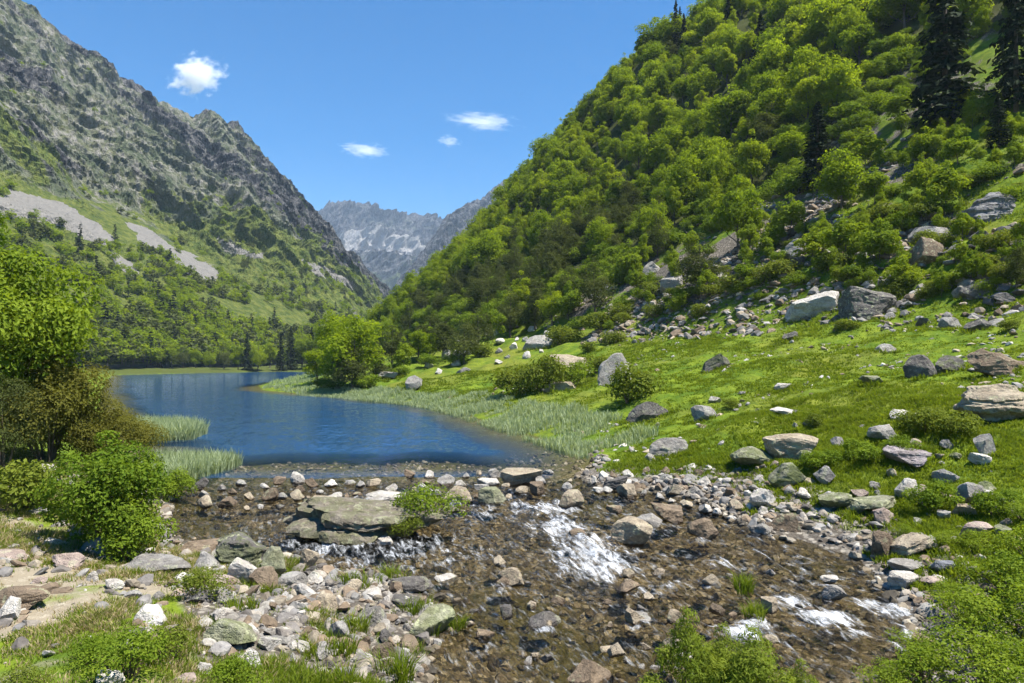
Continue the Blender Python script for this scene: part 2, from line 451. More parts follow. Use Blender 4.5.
def tube(pts, rad, sides=7):
    pts = np.asarray(pts, float); n = len(pts); V = []
    for i in range(n):
        d = pts[min(i + 1, n - 1)] - pts[max(i - 1, 0)]; d = d / (np.linalg.norm(d) + 1e-9)
        a = np.cross(d, (0.31, .95, .05)); a /= np.linalg.norm(a) + 1e-9; b = np.cross(d, a)
        th = np.arange(sides) * 2 * math.pi / sides
        V.append(pts[i] + rad[i] * (np.cos(th)[:, None] * a + np.sin(th)[:, None] * b))
    V = np.concatenate(V); Q = []
    for i in range(n - 1):
        for k in range(sides):
            Q.append((i * sides + k, i * sides + (k + 1) % sides, (i + 1) * sides + (k + 1) % sides, (i + 1) * sides + k))
    return V, np.array(Q)

def join_parts(parts):
    V, Q, k = [], [], 0
    for v, q in parts:
        V.append(v); Q.append(q + k); k += len(v)
    return np.concatenate(V), np.concatenate(Q)

def lobes_for(rng, h, w, base, K, cone=0., rl=(.17, .30), full=.25):
    L = []
    while len(L) < K:
        p = rng.normal(size=3); p /= np.linalg.norm(p); r = rng.uniform(.35, .86) 
        p *= r
        t = (p[2] + 1) / 2
        sc_ = (1 - cone * t) * (1.0 if cone == 0 else 1.2) * (1 + full * (1 - t))
        z = base + (h - base) * (.08 + .82 * t)
        R = rng.uniform(*rl) * w * (1 - .55 * cone * t)
        L.append((p[0] * w / 2 * sc_, p[1] * w / 2 * sc_, z, R))
    L.append((rng.normal() * .04 * w, rng.normal() * .04 * w, h - (rl[0] * w * .75), rl[0] * w * (1 - .5 * cone)))
    return np.array(L)

def leafy(rng, h, w, base, n, leaf, K=24, cone=0., rl=(.17, .30), flat=.8, asp=.55, up=.5, gaps=.0, full=.25):
    """Crown of leaves on many uneven clumps, and the clump centres for the limbs."""
    L = lobes_for(rng, h, w, base, K, cone, rl, full)
    pr = L[:, 3] ** 2; pick = rng.choice(len(L), n, p=pr / pr.sum())
    d = rng.normal(size=(n, 3)); d[:, 2] += .35; d = unit(d)
    rr = rng.uniform(.45, 1.12, n) ** .6
    wob = 1 + .28 * vnoise(d * 2.3 + pick[:, None] * 7.7, 3)
    C = L[pick, :3] + d * (L[pick, 3] * rr * wob)[:, None] * np.array([1, 1, flat])
    N = d + rng.normal(size=(n, 3)) * .55 + np.array([0, 0, up])
    keep = C[:, 2] > base * .5 + .02 * h
    lt = rng.uniform(0, 1, len(L))
    tint = np.clip(.5 * lt[pick] + .5 * rng.uniform(0, 1, n), 0, 1)
    C, N, tint = C[keep], N[keep], tint[keep]
    V, Q = leaf_cards(rng, C, N, leaf, asp)
    return V, Q, np.repeat(tint, 4), L

def trunk_mesh(rng, h, r, L, limbs=9, base=0.):
    top = np.array([rng.normal() * .03 * h, rng.normal() * .03 * h, h * .86])
    ts = np.linspace(0, 1, 9)
    pts = ts[:, None] * top + np.stack([np.sin(ts * 5 + rng.uniform(0, 6)) * .012 * h, np.cos(ts * 4) * .012 * h, 0 * ts], 1) * ts[:, None]
    pts[0, 2] = -.25
    rad = r * (1 - ts * .88); rad[0] *= 1.35
    parts = [tube(pts, rad, 8)]
    for i in rng.permutation(len(L))[:limbs]:
        e = L[i, :3]; t0 = np.clip((e[2] / (h * .86)) - rng.uniform(.22, .38), .12, .85)
        s = np.array([np.interp(t0, ts, pts[:, k]) for k in range(3)])
        mid = (s + e) / 2 + np.array([0, 0, -.04 * h * rng.uniform(0, 1)])
        r0 = r * (1 - t0 * .88) * .5
        parts.append(tube([s, s * .6 + mid * .4 + [0, 0, .01 * h], mid, e], [r0, r0 * .8, r0 * .55, r0 * .12], 5))
    return join_parts(parts)

def conifer(rng, h, w, levels, per, quads, leaf):
    C, N, T = [], [], []
    for l in range(levels):
        t = l / (levels - 1); z = h * (.05 + .94 * t ** .92)
        R = w / 2 * (1 - t) ** .75 * rng.uniform(.8, 1.12) + .12
        m = max(3, int(per * (1 - .55 * t)))
        for b in range(m):
            a = rng.uniform(0, 6.283); Rb = R * rng.uniform(.6, 1.15); q = max(3, int(quads * (1 - .6 * t)))
            u = rng.uniform(.08, 1, q) ** .7
            droop = -.28 * Rb * u ** 1.6 + .10 * Rb * u
            side = rng.normal(size=q) * .13 * Rb * u
            C.append(np.stack([np.cos(a) * Rb * u - np.sin(a) * side, np.sin(a) * Rb * u + np.cos(a) * side, z + droop + rng.normal(size=q) * .05 * leaf], 1))
            N.append(np.stack([np.cos(a) * .5 + rng.normal(size=q) * .4, np.sin(a) * .5 + rng.normal(size=q) * .4, .8 + rng.normal(size=q) * .3], 1))
            T.append(np.clip(rng.uniform(0, .6) + .4 * u, 0, 1))
    C, N, T = np.concatenate(C), np.concatenate(N), np.concatenate(T)
    V, Q = leaf_cards(rng, C, N, leaf, .5)
    tv, tq = tube([(0, 0, -.3), (0, 0, h * .3), (0, 0, h * .7), (0, 0, h * .98)], [w * .05, w * .04, w * .022, .02], 7)
    return V, Q, np.repeat(T, 4), tv, tq

KINDS = {}
def kind_broad(key, seed, h, w, base, n, leaf, mat, K=24, cone=0., limbs=9, trunk_r=None, **kw):
    rng = np.random.default_rng(seed)
    V, Q, T, L = leafy(rng, h, w, base, n, leaf, K, cone, **kw)
    tv, tq = trunk_mesh(rng, h, trunk_r or h * .018 + .02, L, limbs)
    KINDS.setdefault(key, []).append((mesh_np('trunk', tv, tq, mat=M['bark'], smooth=True), mesh_np('crown', V, Q, mat=mat, attrs={'tint': T}), h))
def kind_conifer(key, seed, h, w, levels, per, quads, leaf, mat):
    rng = np.random.default_rng(seed)
    V, Q, T, tv, tq = conifer(rng, h, w, levels, per, quads, leaf)
    KINDS.setdefault(key, []).append((mesh_np('trunk', tv, tq, mat=M['bark'], smooth=True), mesh_np('crown', V, Q, mat=mat, attrs={'tint': T}), h))
def kind_shrub(key, seed, h, w, n, leaf, mat, K=14, stems=6, **kw):
    rng = np.random.default_rng(seed)
    kw.setdefault('full', .5)
    V, Q, T, L = leafy(rng, h, w, .0 * h, n, leaf, K, **kw)
    V[:, 2] = np.where(V[:, 2] < -.05, -.05, V[:, 2])
    parts = []
    for i in rng.permutation(len(L))[:stems]:
        e = L[i, :3]; b = np.array([e[0] * .15, e[1] * .15, -.08])
        parts.append(tube([b, b * .5 + e * .5 + [0, 0, .05 * h], e], [.012 * h + .006, .009 * h + .004, .003], 5))
    tv, tq = join_parts(parts)
    KINDS.setdefault(key, []).append((mesh_np('stem', tv, tq, mat=M['stem'], smooth=True), mesh_np('foliage', V, Q, mat=mat, attrs={'tint': T}), h))

for i in range(5):
    kind_broad('broad', 10 + i, 10, 6.8 + .5 * (i % 3), .9, 5200, .44, M['broad'], K=26 + 3 * i, rl=(.13, .27))
for i in range(4):
    kind_broad('slim', 20 + i, 11, 4.6 + .6 * i, .6, 4600, .40, M['light'], K=20 + 2 * i, cone=.35 - .1 * (i % 2), rl=(.14, .30))
for i in range(3):
    kind_broad('young', 30 + i, 4.5, 3.0 + .3 * i, .1, 2800, .25, M['young'], K=18, cone=.6, limbs=6, trunk_r=.05)
for i in range(3):
    kind_broad('pine', 40 + i, 8, 5.2 + .4 * i, .1, 3800, .36, M['olive'], K=22, cone=.6, limbs=7, asp=.3, up=.9)
for i in range(3):
    kind_conifer('conifer', 50 + i, 18, 6.2 + .5 * i, 34, 13, 12, .85, M['conifer'])
for i in range(3):
    kind_shrub('low', 60 + i, 1.3, 1.9, 1900, .15, M['low'], K=16)
for i in range(2):
    kind_shrub('green', 70 + i, 1.2, 1.7, 2600, .11, M['bright'], K=12)
for i in range(2):
    kind_broad('scrub', 80 + i, 9, 7, .2, 420, 1.0, M['light' if i else 'broad'], K=12, limbs=2)
kind_conifer('scrubfir', 85, 12, 5, 12, 6, 5, 1.5, M['conifer'])
kind_broad('scrubdark', 86, 6, 6, .1, 200, 1.1, M['olive'], K=9, limbs=2)

NOUN = dict(broad='broadleaf_tree', slim='slender_tree', young='young_tree', pine='pine_tree', conifer='conifer_tree', low='low_shrub', green='leafy_shrub')
CAT = dict(broad='tree', slim='tree', young='tree', pine='tree', conifer='tree', low='shrub', green='shrub')
def plant(key, i, x, y, z, scale, rot, label, group=None, wide=1., name=None, cat=None):
    wood, leaf, h = KINDS[key][i % len(KINDS[key])]
    t = bpy.data.objects.new(name or NOUN.get(key, 'shrub'), None); COL.objects.link(t)
    t.empty_display_size = .3
    t.location = (x, y, z); t.rotation_euler = (0, 0, rot); t.scale = (scale * wide, scale * wide, scale)
    link(wood.name.split('.')[0], wood, t); link(leaf.name.split('.')[0], leaf, t)
    return tag(t, label, cat or CAT.get(key, 'shrub'), group)

# rocks
_ICO = {}
def ico(sub):
    if sub not in _ICO:
        bm = bmesh.new(); bmesh.ops.create_icosphere(bm, subdivisions=sub, radius=1)
        bm.verts.ensure_lookup_table()
        _ICO[sub] = (np.array([v.co[:] for v in bm.verts]), np.array([[v.index for v in f.verts] for f in bm.faces])); bm.free()
    return _ICO[sub]

def rock_shape(seed, sub=4, cuts=12, depth=(.45, .85), rough=.035, strat=0., top=None):
    """A split boulder: a ball cut by random planes, roughened, scaled into x,y -.5...5 and z 0..1."""
    rng = np.random.default_rng(seed)
    V, T = ico(sub); V = V.copy() * 1.15
    cuts = int(cuts * 1.7)
    for k in range(cuts):
        n = rng.normal(size=3)
        if k % 3 == 0: n[2] *= .25
        n /= np.linalg.norm(n); d = rng.uniform(*depth)
        if k >= cuts * .7: d = (V @ n).max() * rng.uniform(.84, .95)
        e = V @ n - d
        V -= np.outer(np.maximum(e, 0), n) * .97
    if top is not None:
        n = np.array(top, float); n /= np.linalg.norm(n); e = V @ n - .35
        V -= np.outer(np.maximum(e, 0), n) * .96
    Nn = unit(V)
    V += Nn * (fbm(V * 1.7 + seed, 3, seed) * rough * 2.6 + fbm(V * 5 + seed, 4, seed + 1, .65) * rough * 1.3 - np.maximum(ridged(V * 1.9 + seed, 3, seed + 2) - .45, 0) * rough * 3)[:, None]
    if strat:
        V[:, 2] += strat * np.sin(V[:, 2] * 14 + fbm(V * 2, 2, 4) * 3); V[:, :2] *= (1 + strat * .8 * np.sign(np.sin(V[:, 2] * 11 + 2 * fbm(V * 1.5, 2, 7))))[:, None]
    lo, hi = V.min(0), V.max(0)
    V = (V - lo) / (hi - lo); V[:, :2] -= .5
    V[:, :2] *= (1.08 - .30 * V[:, 2:3])
    return V, T

def rock_mesh(name, seed, **kw):
    V, T = rock_shape(seed, **kw)
    return mesh_np(name, V, T=T, mat=M['rock'])

ROCKS = [rock_mesh('stone', 200 + i, sub=4, cuts=6 + i % 5, rough=.035) for i in range(14)]
GREY, TAN, PALE, DARK, BROWN, PINK, GREEN = (.30, .285, .26), (.37, .31, .225), (.52, .49, .44), (.14, .13, .12), (.21, .16, .11), (.40, .32, .275), (.28, .28, .19)

def put_rock(me, x, y, z, w, d, h, rot, col, label, group=None, name='boulder', cat='rock', moss=0., lichen=.4, water=None, tilt=(0, 0), sink=.25):
    o = link(name, me)
    o.location = (x, y, z - sink * h); o.scale = (w, d, h * (1 + sink)); o.rotation_euler = (tilt[0], tilt[1], rot)
    o.color = (*col, 1); o['moss'] = float(moss); o['lichen'] = float(lichen)
    o['waterline'] = float(-999. if water is None else water)
    return tag(o, label, cat, group)
RNG = np.random.default_rng(7)
random.seed(7)

# ---------- the ground: one sheet to the horizon ----------
def build_ground():
    yy = np.concatenate([np.geomspace(3, 442, 760) - 12, np.geomspace(452, 9012, 60) - 12])
    uu = np.linspace(-1.3, 1.3, 640)
    Y, U = np.meshgrid(yy, uu, indexing='ij'); X = U * (Y + 12)
    x, y = X.ravel(), Y.ravel()
    z, sd, s = height(x, y)
    far = sstep(600, 2000, y)
    z = z * (1 - far) + (-2) * far
    bed = np.where(sd < 0, W(x, y) - z, -.2 * np.clip(sd, 0, 2))
    right = x > np.interp(y, MID_Y, MID_X)
    n = fbm(xy(x, y, .22), 4, 41); n2 = fbm(xy(x, y, .06), 3, 42)
    grass = np.ones_like(x); grav = np.zeros_like(x)
    # gravel along the outlet and its stony banks
    outl = sstep(27, 23, y) * sstep(4, 7.5, y)
    grav = np.maximum(grav, outl * sstep(2.0, .3, np.maximum(sd, 0)) * .95)
    grav = np.maximum(grav, outl * right * sstep(5.0, 1.6, np.maximum(sd, 0)) * .55)
    leftbar = sstep(-.52, -.44, x / np.maximum(y, 4)) * sstep(1.2, -.5, x) * sstep(18.5, 16.5, y) * sstep(8.8, 10.4, y)
    grav = np.maximum(grav, leftbar * .95)
    # bare patches of the left bank
    lb = (~right) * sstep(22, 18, y) * sstep(-5.0, -6.5, x)
    grass = grass * (1 - lb * np.clip(.52 + 1.1 * n, 0, 1))
    dry = (~right) * sstep(-.42, -.50, x / np.maximum(y, 3)) * sstep(12.5, 10.5, y)
    grass = grass * (1 - dry * np.clip(.42 + 1.2 * n, 0, 1))
    # boulder slope on the right: rubble and thin turf
    slope = sstep(1, 9, s) * sstep(170, 110, y)
    grav = np.maximum(grav, slope * np.clip(.55 + .9 * n + .8 * n2, 0, 1) * .85)
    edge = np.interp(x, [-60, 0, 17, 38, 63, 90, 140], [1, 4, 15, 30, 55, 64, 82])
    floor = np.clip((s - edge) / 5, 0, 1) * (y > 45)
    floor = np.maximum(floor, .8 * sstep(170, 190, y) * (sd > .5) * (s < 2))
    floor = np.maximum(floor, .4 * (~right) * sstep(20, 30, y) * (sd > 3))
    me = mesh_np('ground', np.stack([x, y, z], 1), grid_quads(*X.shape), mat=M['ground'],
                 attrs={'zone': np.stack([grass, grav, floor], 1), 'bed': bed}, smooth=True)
    return tag(link('ground', me), kind='structure')
build_ground()

# ---------- water ----------
def outlet(x):                                   # where the still lake gives way to running water
    return 22.9 + 1.2 * fbm(xy(x, 0 * x, .30), 3, 88) + .03 * x
def build_lake():
    yy = np.geomspace(22.3, 262, 260); uu = np.linspace(-.75, .25, 220)
    Y, U = np.meshgrid(yy, uu, indexing='ij'); x, y = (U * Y).ravel(), Y.ravel()
    y = y + (outlet(x) - 22.3) * np.exp(-(y - 22.3) / 2.5)
    z, sd, s = height(x, y)
    dep = np.maximum(-z, 0)
    V = np.stack([x, y, np.zeros_like(x)], 1)
    me = mesh_np('lake_water', V, grid_quads(*Y.shape), mat=M['lake'], attrs={'depth': dep}, smooth=True)
    tag(link('lake_water', me), kind='structure')
WETS = []
FOAM = [(592, 554, 40, 20, .95), (560, 528, 30, 12, .9), (600, 570, 50, 9, .85), (545, 508, 40, 7, .85), (490, 516, 32, 6, .6), (640, 590, 24, 7, .75), (672, 588, 26, 5, .6), (610, 506, 20, 7, .55),
        (330, 549, 24, 9, .75), (372, 556, 22, 6, .5), (725, 566, 30, 6, .7), (790, 604, 22, 8, .95), (826, 620, 28, 9, 1.1), (860, 634, 20, 6, .8), (868, 604, 14, 6, .9), (895, 612, 20, 8, .95),
        (915, 636, 12, 9, .9), (897, 650, 14, 7, .8), (742, 632, 26, 10, 1.1), (760, 622, 16, 6, .8), (640, 548, 18, 5, .5), (700, 610, 30, 6, .25), (520, 560, 50, 14, .28), (660, 545, 24, 5, .4), (530, 585, 30, 6, .3)]
def build_stream():
    xs = np.arange(-12, 15, .07); ys = np.arange(6.5, 22.4, .07)
    Y, X = np.meshgrid(ys, xs, indexing='ij'); x, y = X.ravel(), Y.ravel()
    y = y + (outlet(x) - ys[-1]) * np.exp(-(ys[-1] - y) / 2.5)
    z0 = W(x, y); px, py = project(x, y, z0)
    foam = .24 + .34 * np.clip(fbm(xy(x, y, .45), 3, 78), -.6, 1)
    for cx, cy_, rx, ry, a in FOAM + WETS:
        wx, wy = unwater(cx, cy_); sx = rx / F * wy; sy = (unwater(cx, cy_ - ry)[1] - unwater(cx, cy_ + ry)[1]) / 2
        foam = np.maximum(foam, a * np.exp(-.5 * (((x - wx) / sx) ** 2 + ((y - wy) / sy) ** 2) * 1.1))
    c, s_ = math.cos(.42), math.sin(.42)
    P = np.stack([(x * c + y * s_) * 1.9, (-x * s_ + y * c) * .85, 0 * x], 1)
    chop = fbm(P * 1.5, 4, 77, .5)
    zb, sd, s = height(x, y)
    shelt = sstep(.1, 1.2, -sd)
    calm = sstep(0, 3.2, outlet(x) - y) * (1 - .8 * sstep(-4.6, -6.2, x) * sstep(17, 18.5, y))
    z = z0 + (chop * (.02 + .048 * shelt + .20 * foam) + .05 * foam) * calm
    foam = foam * (.1 + .9 * calm)
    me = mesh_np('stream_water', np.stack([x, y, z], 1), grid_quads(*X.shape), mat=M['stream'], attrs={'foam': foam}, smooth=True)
    tag(link('stream_water', me), kind='structure')
build_lake()

# ---------- mountains ----------
def build_range(name, U, CREST, DC, DF, FOOTZ, shear, N, K, mat, amp, scale, zonefn, seed, tmax=1.35, calm=None):
    u = np.linspace(U[0], U[1], N); t = np.linspace(0, tmax, K)
    Um, Tm = np.meshgrid(u, t, indexing='ij'); uu, tt = Um.ravel(), Tm.ravel()
    tc = np.minimum(tt, 1); over = np.maximum(tt - 1, 0)
    cp = np.interp(uu, *zip(*CREST)); dc = np.interp(uu, *zip(*DC)); df = np.interp(uu, *zip(*DF))
    zc = EYE + (HY - cp) / F * dc
    pxl = uu + shear * (1 - tc)
    D = df + (dc - df) * tc + over * (dc - df) * 1.2
    z = FOOTZ + (zc - FOOTZ) * (.66 * tc + .34 * tc ** 2.4) - over * zc * .9
    x = (pxl - HX) / F * D; y = D
    P = np.stack([x, y, z], 1)
    wgt = sstep(.06, .45, tc) * (1 - .55 * sstep(.90, 1.0, tt) * (tt < 1.02))
    Pd = P + np.array([.55, .35, 0]) * P[:, 2:3]                      # gullies run down and along the range
    big = ridged(Pd / (scale * np.array([1, 1, 2.6])), 5, seed, .5)
    mid = ridged(Pd / (scale * .24 * np.array([1, 1, 1.9])), 4, seed + 5)
    sm = fbm(P / (scale * .06), 3, seed + 9)
    dsp = (big * 1.25 + mid * .46 + sm * .10) * amp * wgt
    if calm: dsp = dsp * (1 - .9 * calm(*project(P[:, 0], P[:, 1], P[:, 2])))
    P = P + dsp[:, None] * np.array([.48, -.62, .42])
    P[:, 2] += (sm * .10 + (.035 if scale > 200 else .05) * np.maximum(ridged(np.stack([uu * .11, 0 * uu, 0 * uu], 1), 3, seed + 2), -.3)) * amp * sstep(.8, 1, tt)
    px, py = project(P[:, 0], P[:, 1], P[:, 2])
    zone = zonefn(uu, tc, px, py, P, big, mid)
    me = mesh_np(name, P, grid_quads(N, K), mat=mat, attrs={'zone': zone}, smooth=False)
    tag(link(name, me), kind='structure')
    return P.reshape(N, K, 3), zone.reshape(N, K, 3)

CREST_L = [(-160, -120), (-60, -55), (0, -4), (25, 8), (45, 22), (60, 36), (80, 48), (100, 60), (125, 76), (150, 92), (165, 98), (180, 109), (192, 120), (200, 116), (206, 111), (214, 114), (222, 125), (235, 127), (245, 139), (255, 153), (268, 170),
           (285, 190), (300, 207), (312, 222), (325, 242), (340, 261), (355, 276), (370, 287), (400, 306), (440, 330)]
SCREES = [[(-20, 196), (25, 192), (62, 204), (100, 224), (116, 242), (108, 246), (84, 240), (60, 226), (25, 220), (-20, 216)], [(124, 222), (142, 224), (180, 250), (218, 276), (214, 288), (190, 276), (160, 256)],
          [(110, 250), (130, 262), (138, 276), (120, 268)], [(214, 236), (262, 254), (262, 260), (220, 246)], [(300, 258), (352, 280), (356, 288), (316, 274)]]
def scree_at(px, py):
    a = np.zeros_like(px)
    for poly in SCREES[:3]:
        c = np.mean(poly, 0)
        for k in np.linspace(1.0, 2.6, 17): a += pip(px, py, [tuple(c + (np.array(q) - c) * k) for q in poly]) / 17
    return sstep(0, 1, a)
def zone_left(u, t, px, py, P, big, mid):
    n = fbm(P / 38, 4, 61); n2 = fbm(P / 120, 3, 62)
    lim = np.interp(px, [0, 110, 160, 250, 330, 370], [.37, .39, .42, .45, .50, .56])
    veg = np.clip(1.0 - sstep(lim - .14, lim + .12, t + .10 * n), 0, 1)
    veg = np.maximum(veg, np.clip(.30 + .6 * n + .4 * n2 - .5 * mid, 0, .6) * sstep(1.0, .6, t) + .16 * (t > .8))
    veg = np.maximum(veg, .65 * sstep(60, 10, px) * sstep(.85, .97, t))
    scr = np.zeros_like(u)
    wx, wy = px + 7 * fbm(P / 14, 3, 66), py + 7 * fbm(P / 14, 3, 67)
    for poly in SCREES: scr = np.maximum(scr, pip(wx, wy, poly).astype(float))
    scr = np.maximum(scr, np.clip(1.5 * fbm(P / 30 * np.array([1, 1, .5]), 3, 68) - .55, 0, .8) * sstep(.7, .4, t) * sstep(.10, .25, t))
    cl = np.clip(.44 + 1.0 * fbm((P + np.array([.55, .35, 0]) * P[:, 2:3]) / np.array([60, 60, 120]), 4, 63) + .35 * (mid - .1) + .25 * (t - .6), 0, 1)
    return np.stack([veg * (1 - scr), scr, cl], 1)
MP, MZ = build_range('mountain', (-160, 440), CREST_L, [(-160, 560), (0, 640), (200, 800), (300, 950), (370, 1150), (440, 1400)],
                     [(-160, 170), (0, 205), (110, 246), (200, 300), (300, 370), (340, 480), (370, 700), (440, 1100)], 2.5, 58, 720, 420, M['mount'], 34, 120, zone_left, 51, calm=scree_at)
def zone_far(u, t, px, py, P, big, mid):
    n = fbm(P / 160, 4, 71)
    veg = np.clip(sstep(.55, .30, t) + .6 * n * sstep(.8, .4, t), 0, 1)
    scr = np.clip(sstep(.10, .04, np.abs(t - .62 - .10 * n)) + .2 * n, 0, 1) * .9
    return np.stack([veg, scr, np.clip(.5 + mid * .5, 0, 1)], 1)
build_range('distant_mountain', (270, 470), [(270, 262), (300, 232), (312, 221), (322, 214), (334, 210), (345, 208), (357, 209), (366, 207), (376, 211), (388, 213), (400, 215), (412, 217), (425, 221), (435, 222), (445, 226), (470, 232)],
            [(270, 3300), (470, 3600)], [(270, 1700), (470, 1900)], 40, -6, 330, 150, M['far'], 150, 420, zone_far, 81)
build_range('distant_mountain', (395, 640), [(395, 285), (410, 268), (430, 240), (442, 222), (455, 213), (468, 206), (480, 198), (488, 192), (496, 188), (505, 184), (520, 178), (560, 160), (640, 130)],
            [(395, 1700), (500, 2500), (640, 2900)], [(395, 1300), (640, 1500)], 30, -40, 300, 150, M['far'], 85, 280, lambda u, t, px, py, P, b, m: np.stack([np.clip(sstep(.75, .45, t + .2 * fbm(P / 90, 3, 5)), 0, 1), 0 * u, np.clip(.6 + .4 * m, 0, 1)], 1), 91)

# ---------- clouds ----------
def cloud_mat(name, seed, dens):
    g = NG(name)
    tc = g.n('ShaderNodeTexCoord').outputs['Object']
    n = g.noise(g.mapping(tc, (1, 1, 1)), 1.6, 6, .62); nd = g.t.nodes[-1]
    off = g.n('ShaderNodeVectorMath', operation='ADD'); g.put(off.inputs[0], tc); off.inputs[1].default_value = (seed, seed * .7, 0)
    nd.inputs['Scale'].default_value = 3.0
    for l in list(nd.inputs['Vector'].links): g.t.links.remove(l)
    g.put(nd.inputs['Vector'], off.outputs[0])
    ln = g.n('ShaderNodeVectorMath', operation='LENGTH'); g.put(ln.inputs[0], tc)
    f = g.math('SUBTRACT', g.math('ADD', n, g.math('MULTIPLY', g.math('SUBTRACT', 1., ln.outputs['Value']), .55)), .72)
    d = g.math('MULTIPLY', g.ramp(f, 0, .22), dens)
    v = g.n('ShaderNodeVolumePrincipled'); v.inputs['Color'].default_value = (.99, .99, .99, 1); v.inputs['Anisotropy'].default_value = .1
    g.put(v.inputs['Density'], d); g.t.links.new(v.outputs[0], g.out.inputs['Volume'])
    return g.m
CLOUDS = [(197, 76, 66, 44, 4000, 3.1, 'small puffy white cloud over the mountain slope', -.30), (364, 150, 62, 15, 4800, 5.7, 'flat thin white cloud above the far mountains', .05),
          (482, 121, 92, 12, 5000, 9.2, 'ragged streak of white cloud left of the forested slope', .08), (449, 141, 30, 14, 5000, 2.4, 'tiny wisp of cloud just under the ragged streak', .1)]
for px, py, wp, hp, D, seed, lab, tl in CLOUDS:
    V, T = ico(4)
    V2 = V * (1 + .12 * fbm(V * 2 + seed, 2, 3))[:, None]
    o = link('cloud', mesh_np('cloud', V2, T=T, mat=cloud_mat('cloud_vapour', seed, .03 if px < 300 else .009)))
    o.location = ((px - HX) / F * D, D, EYE + (HY - py) / F * D)
    o.scale = (wp / F * D * .60, wp / F * D * .40, hp / F * D * .62); o.rotation_euler = (0, tl, 0)
    tag(o, lab, 'cloud')
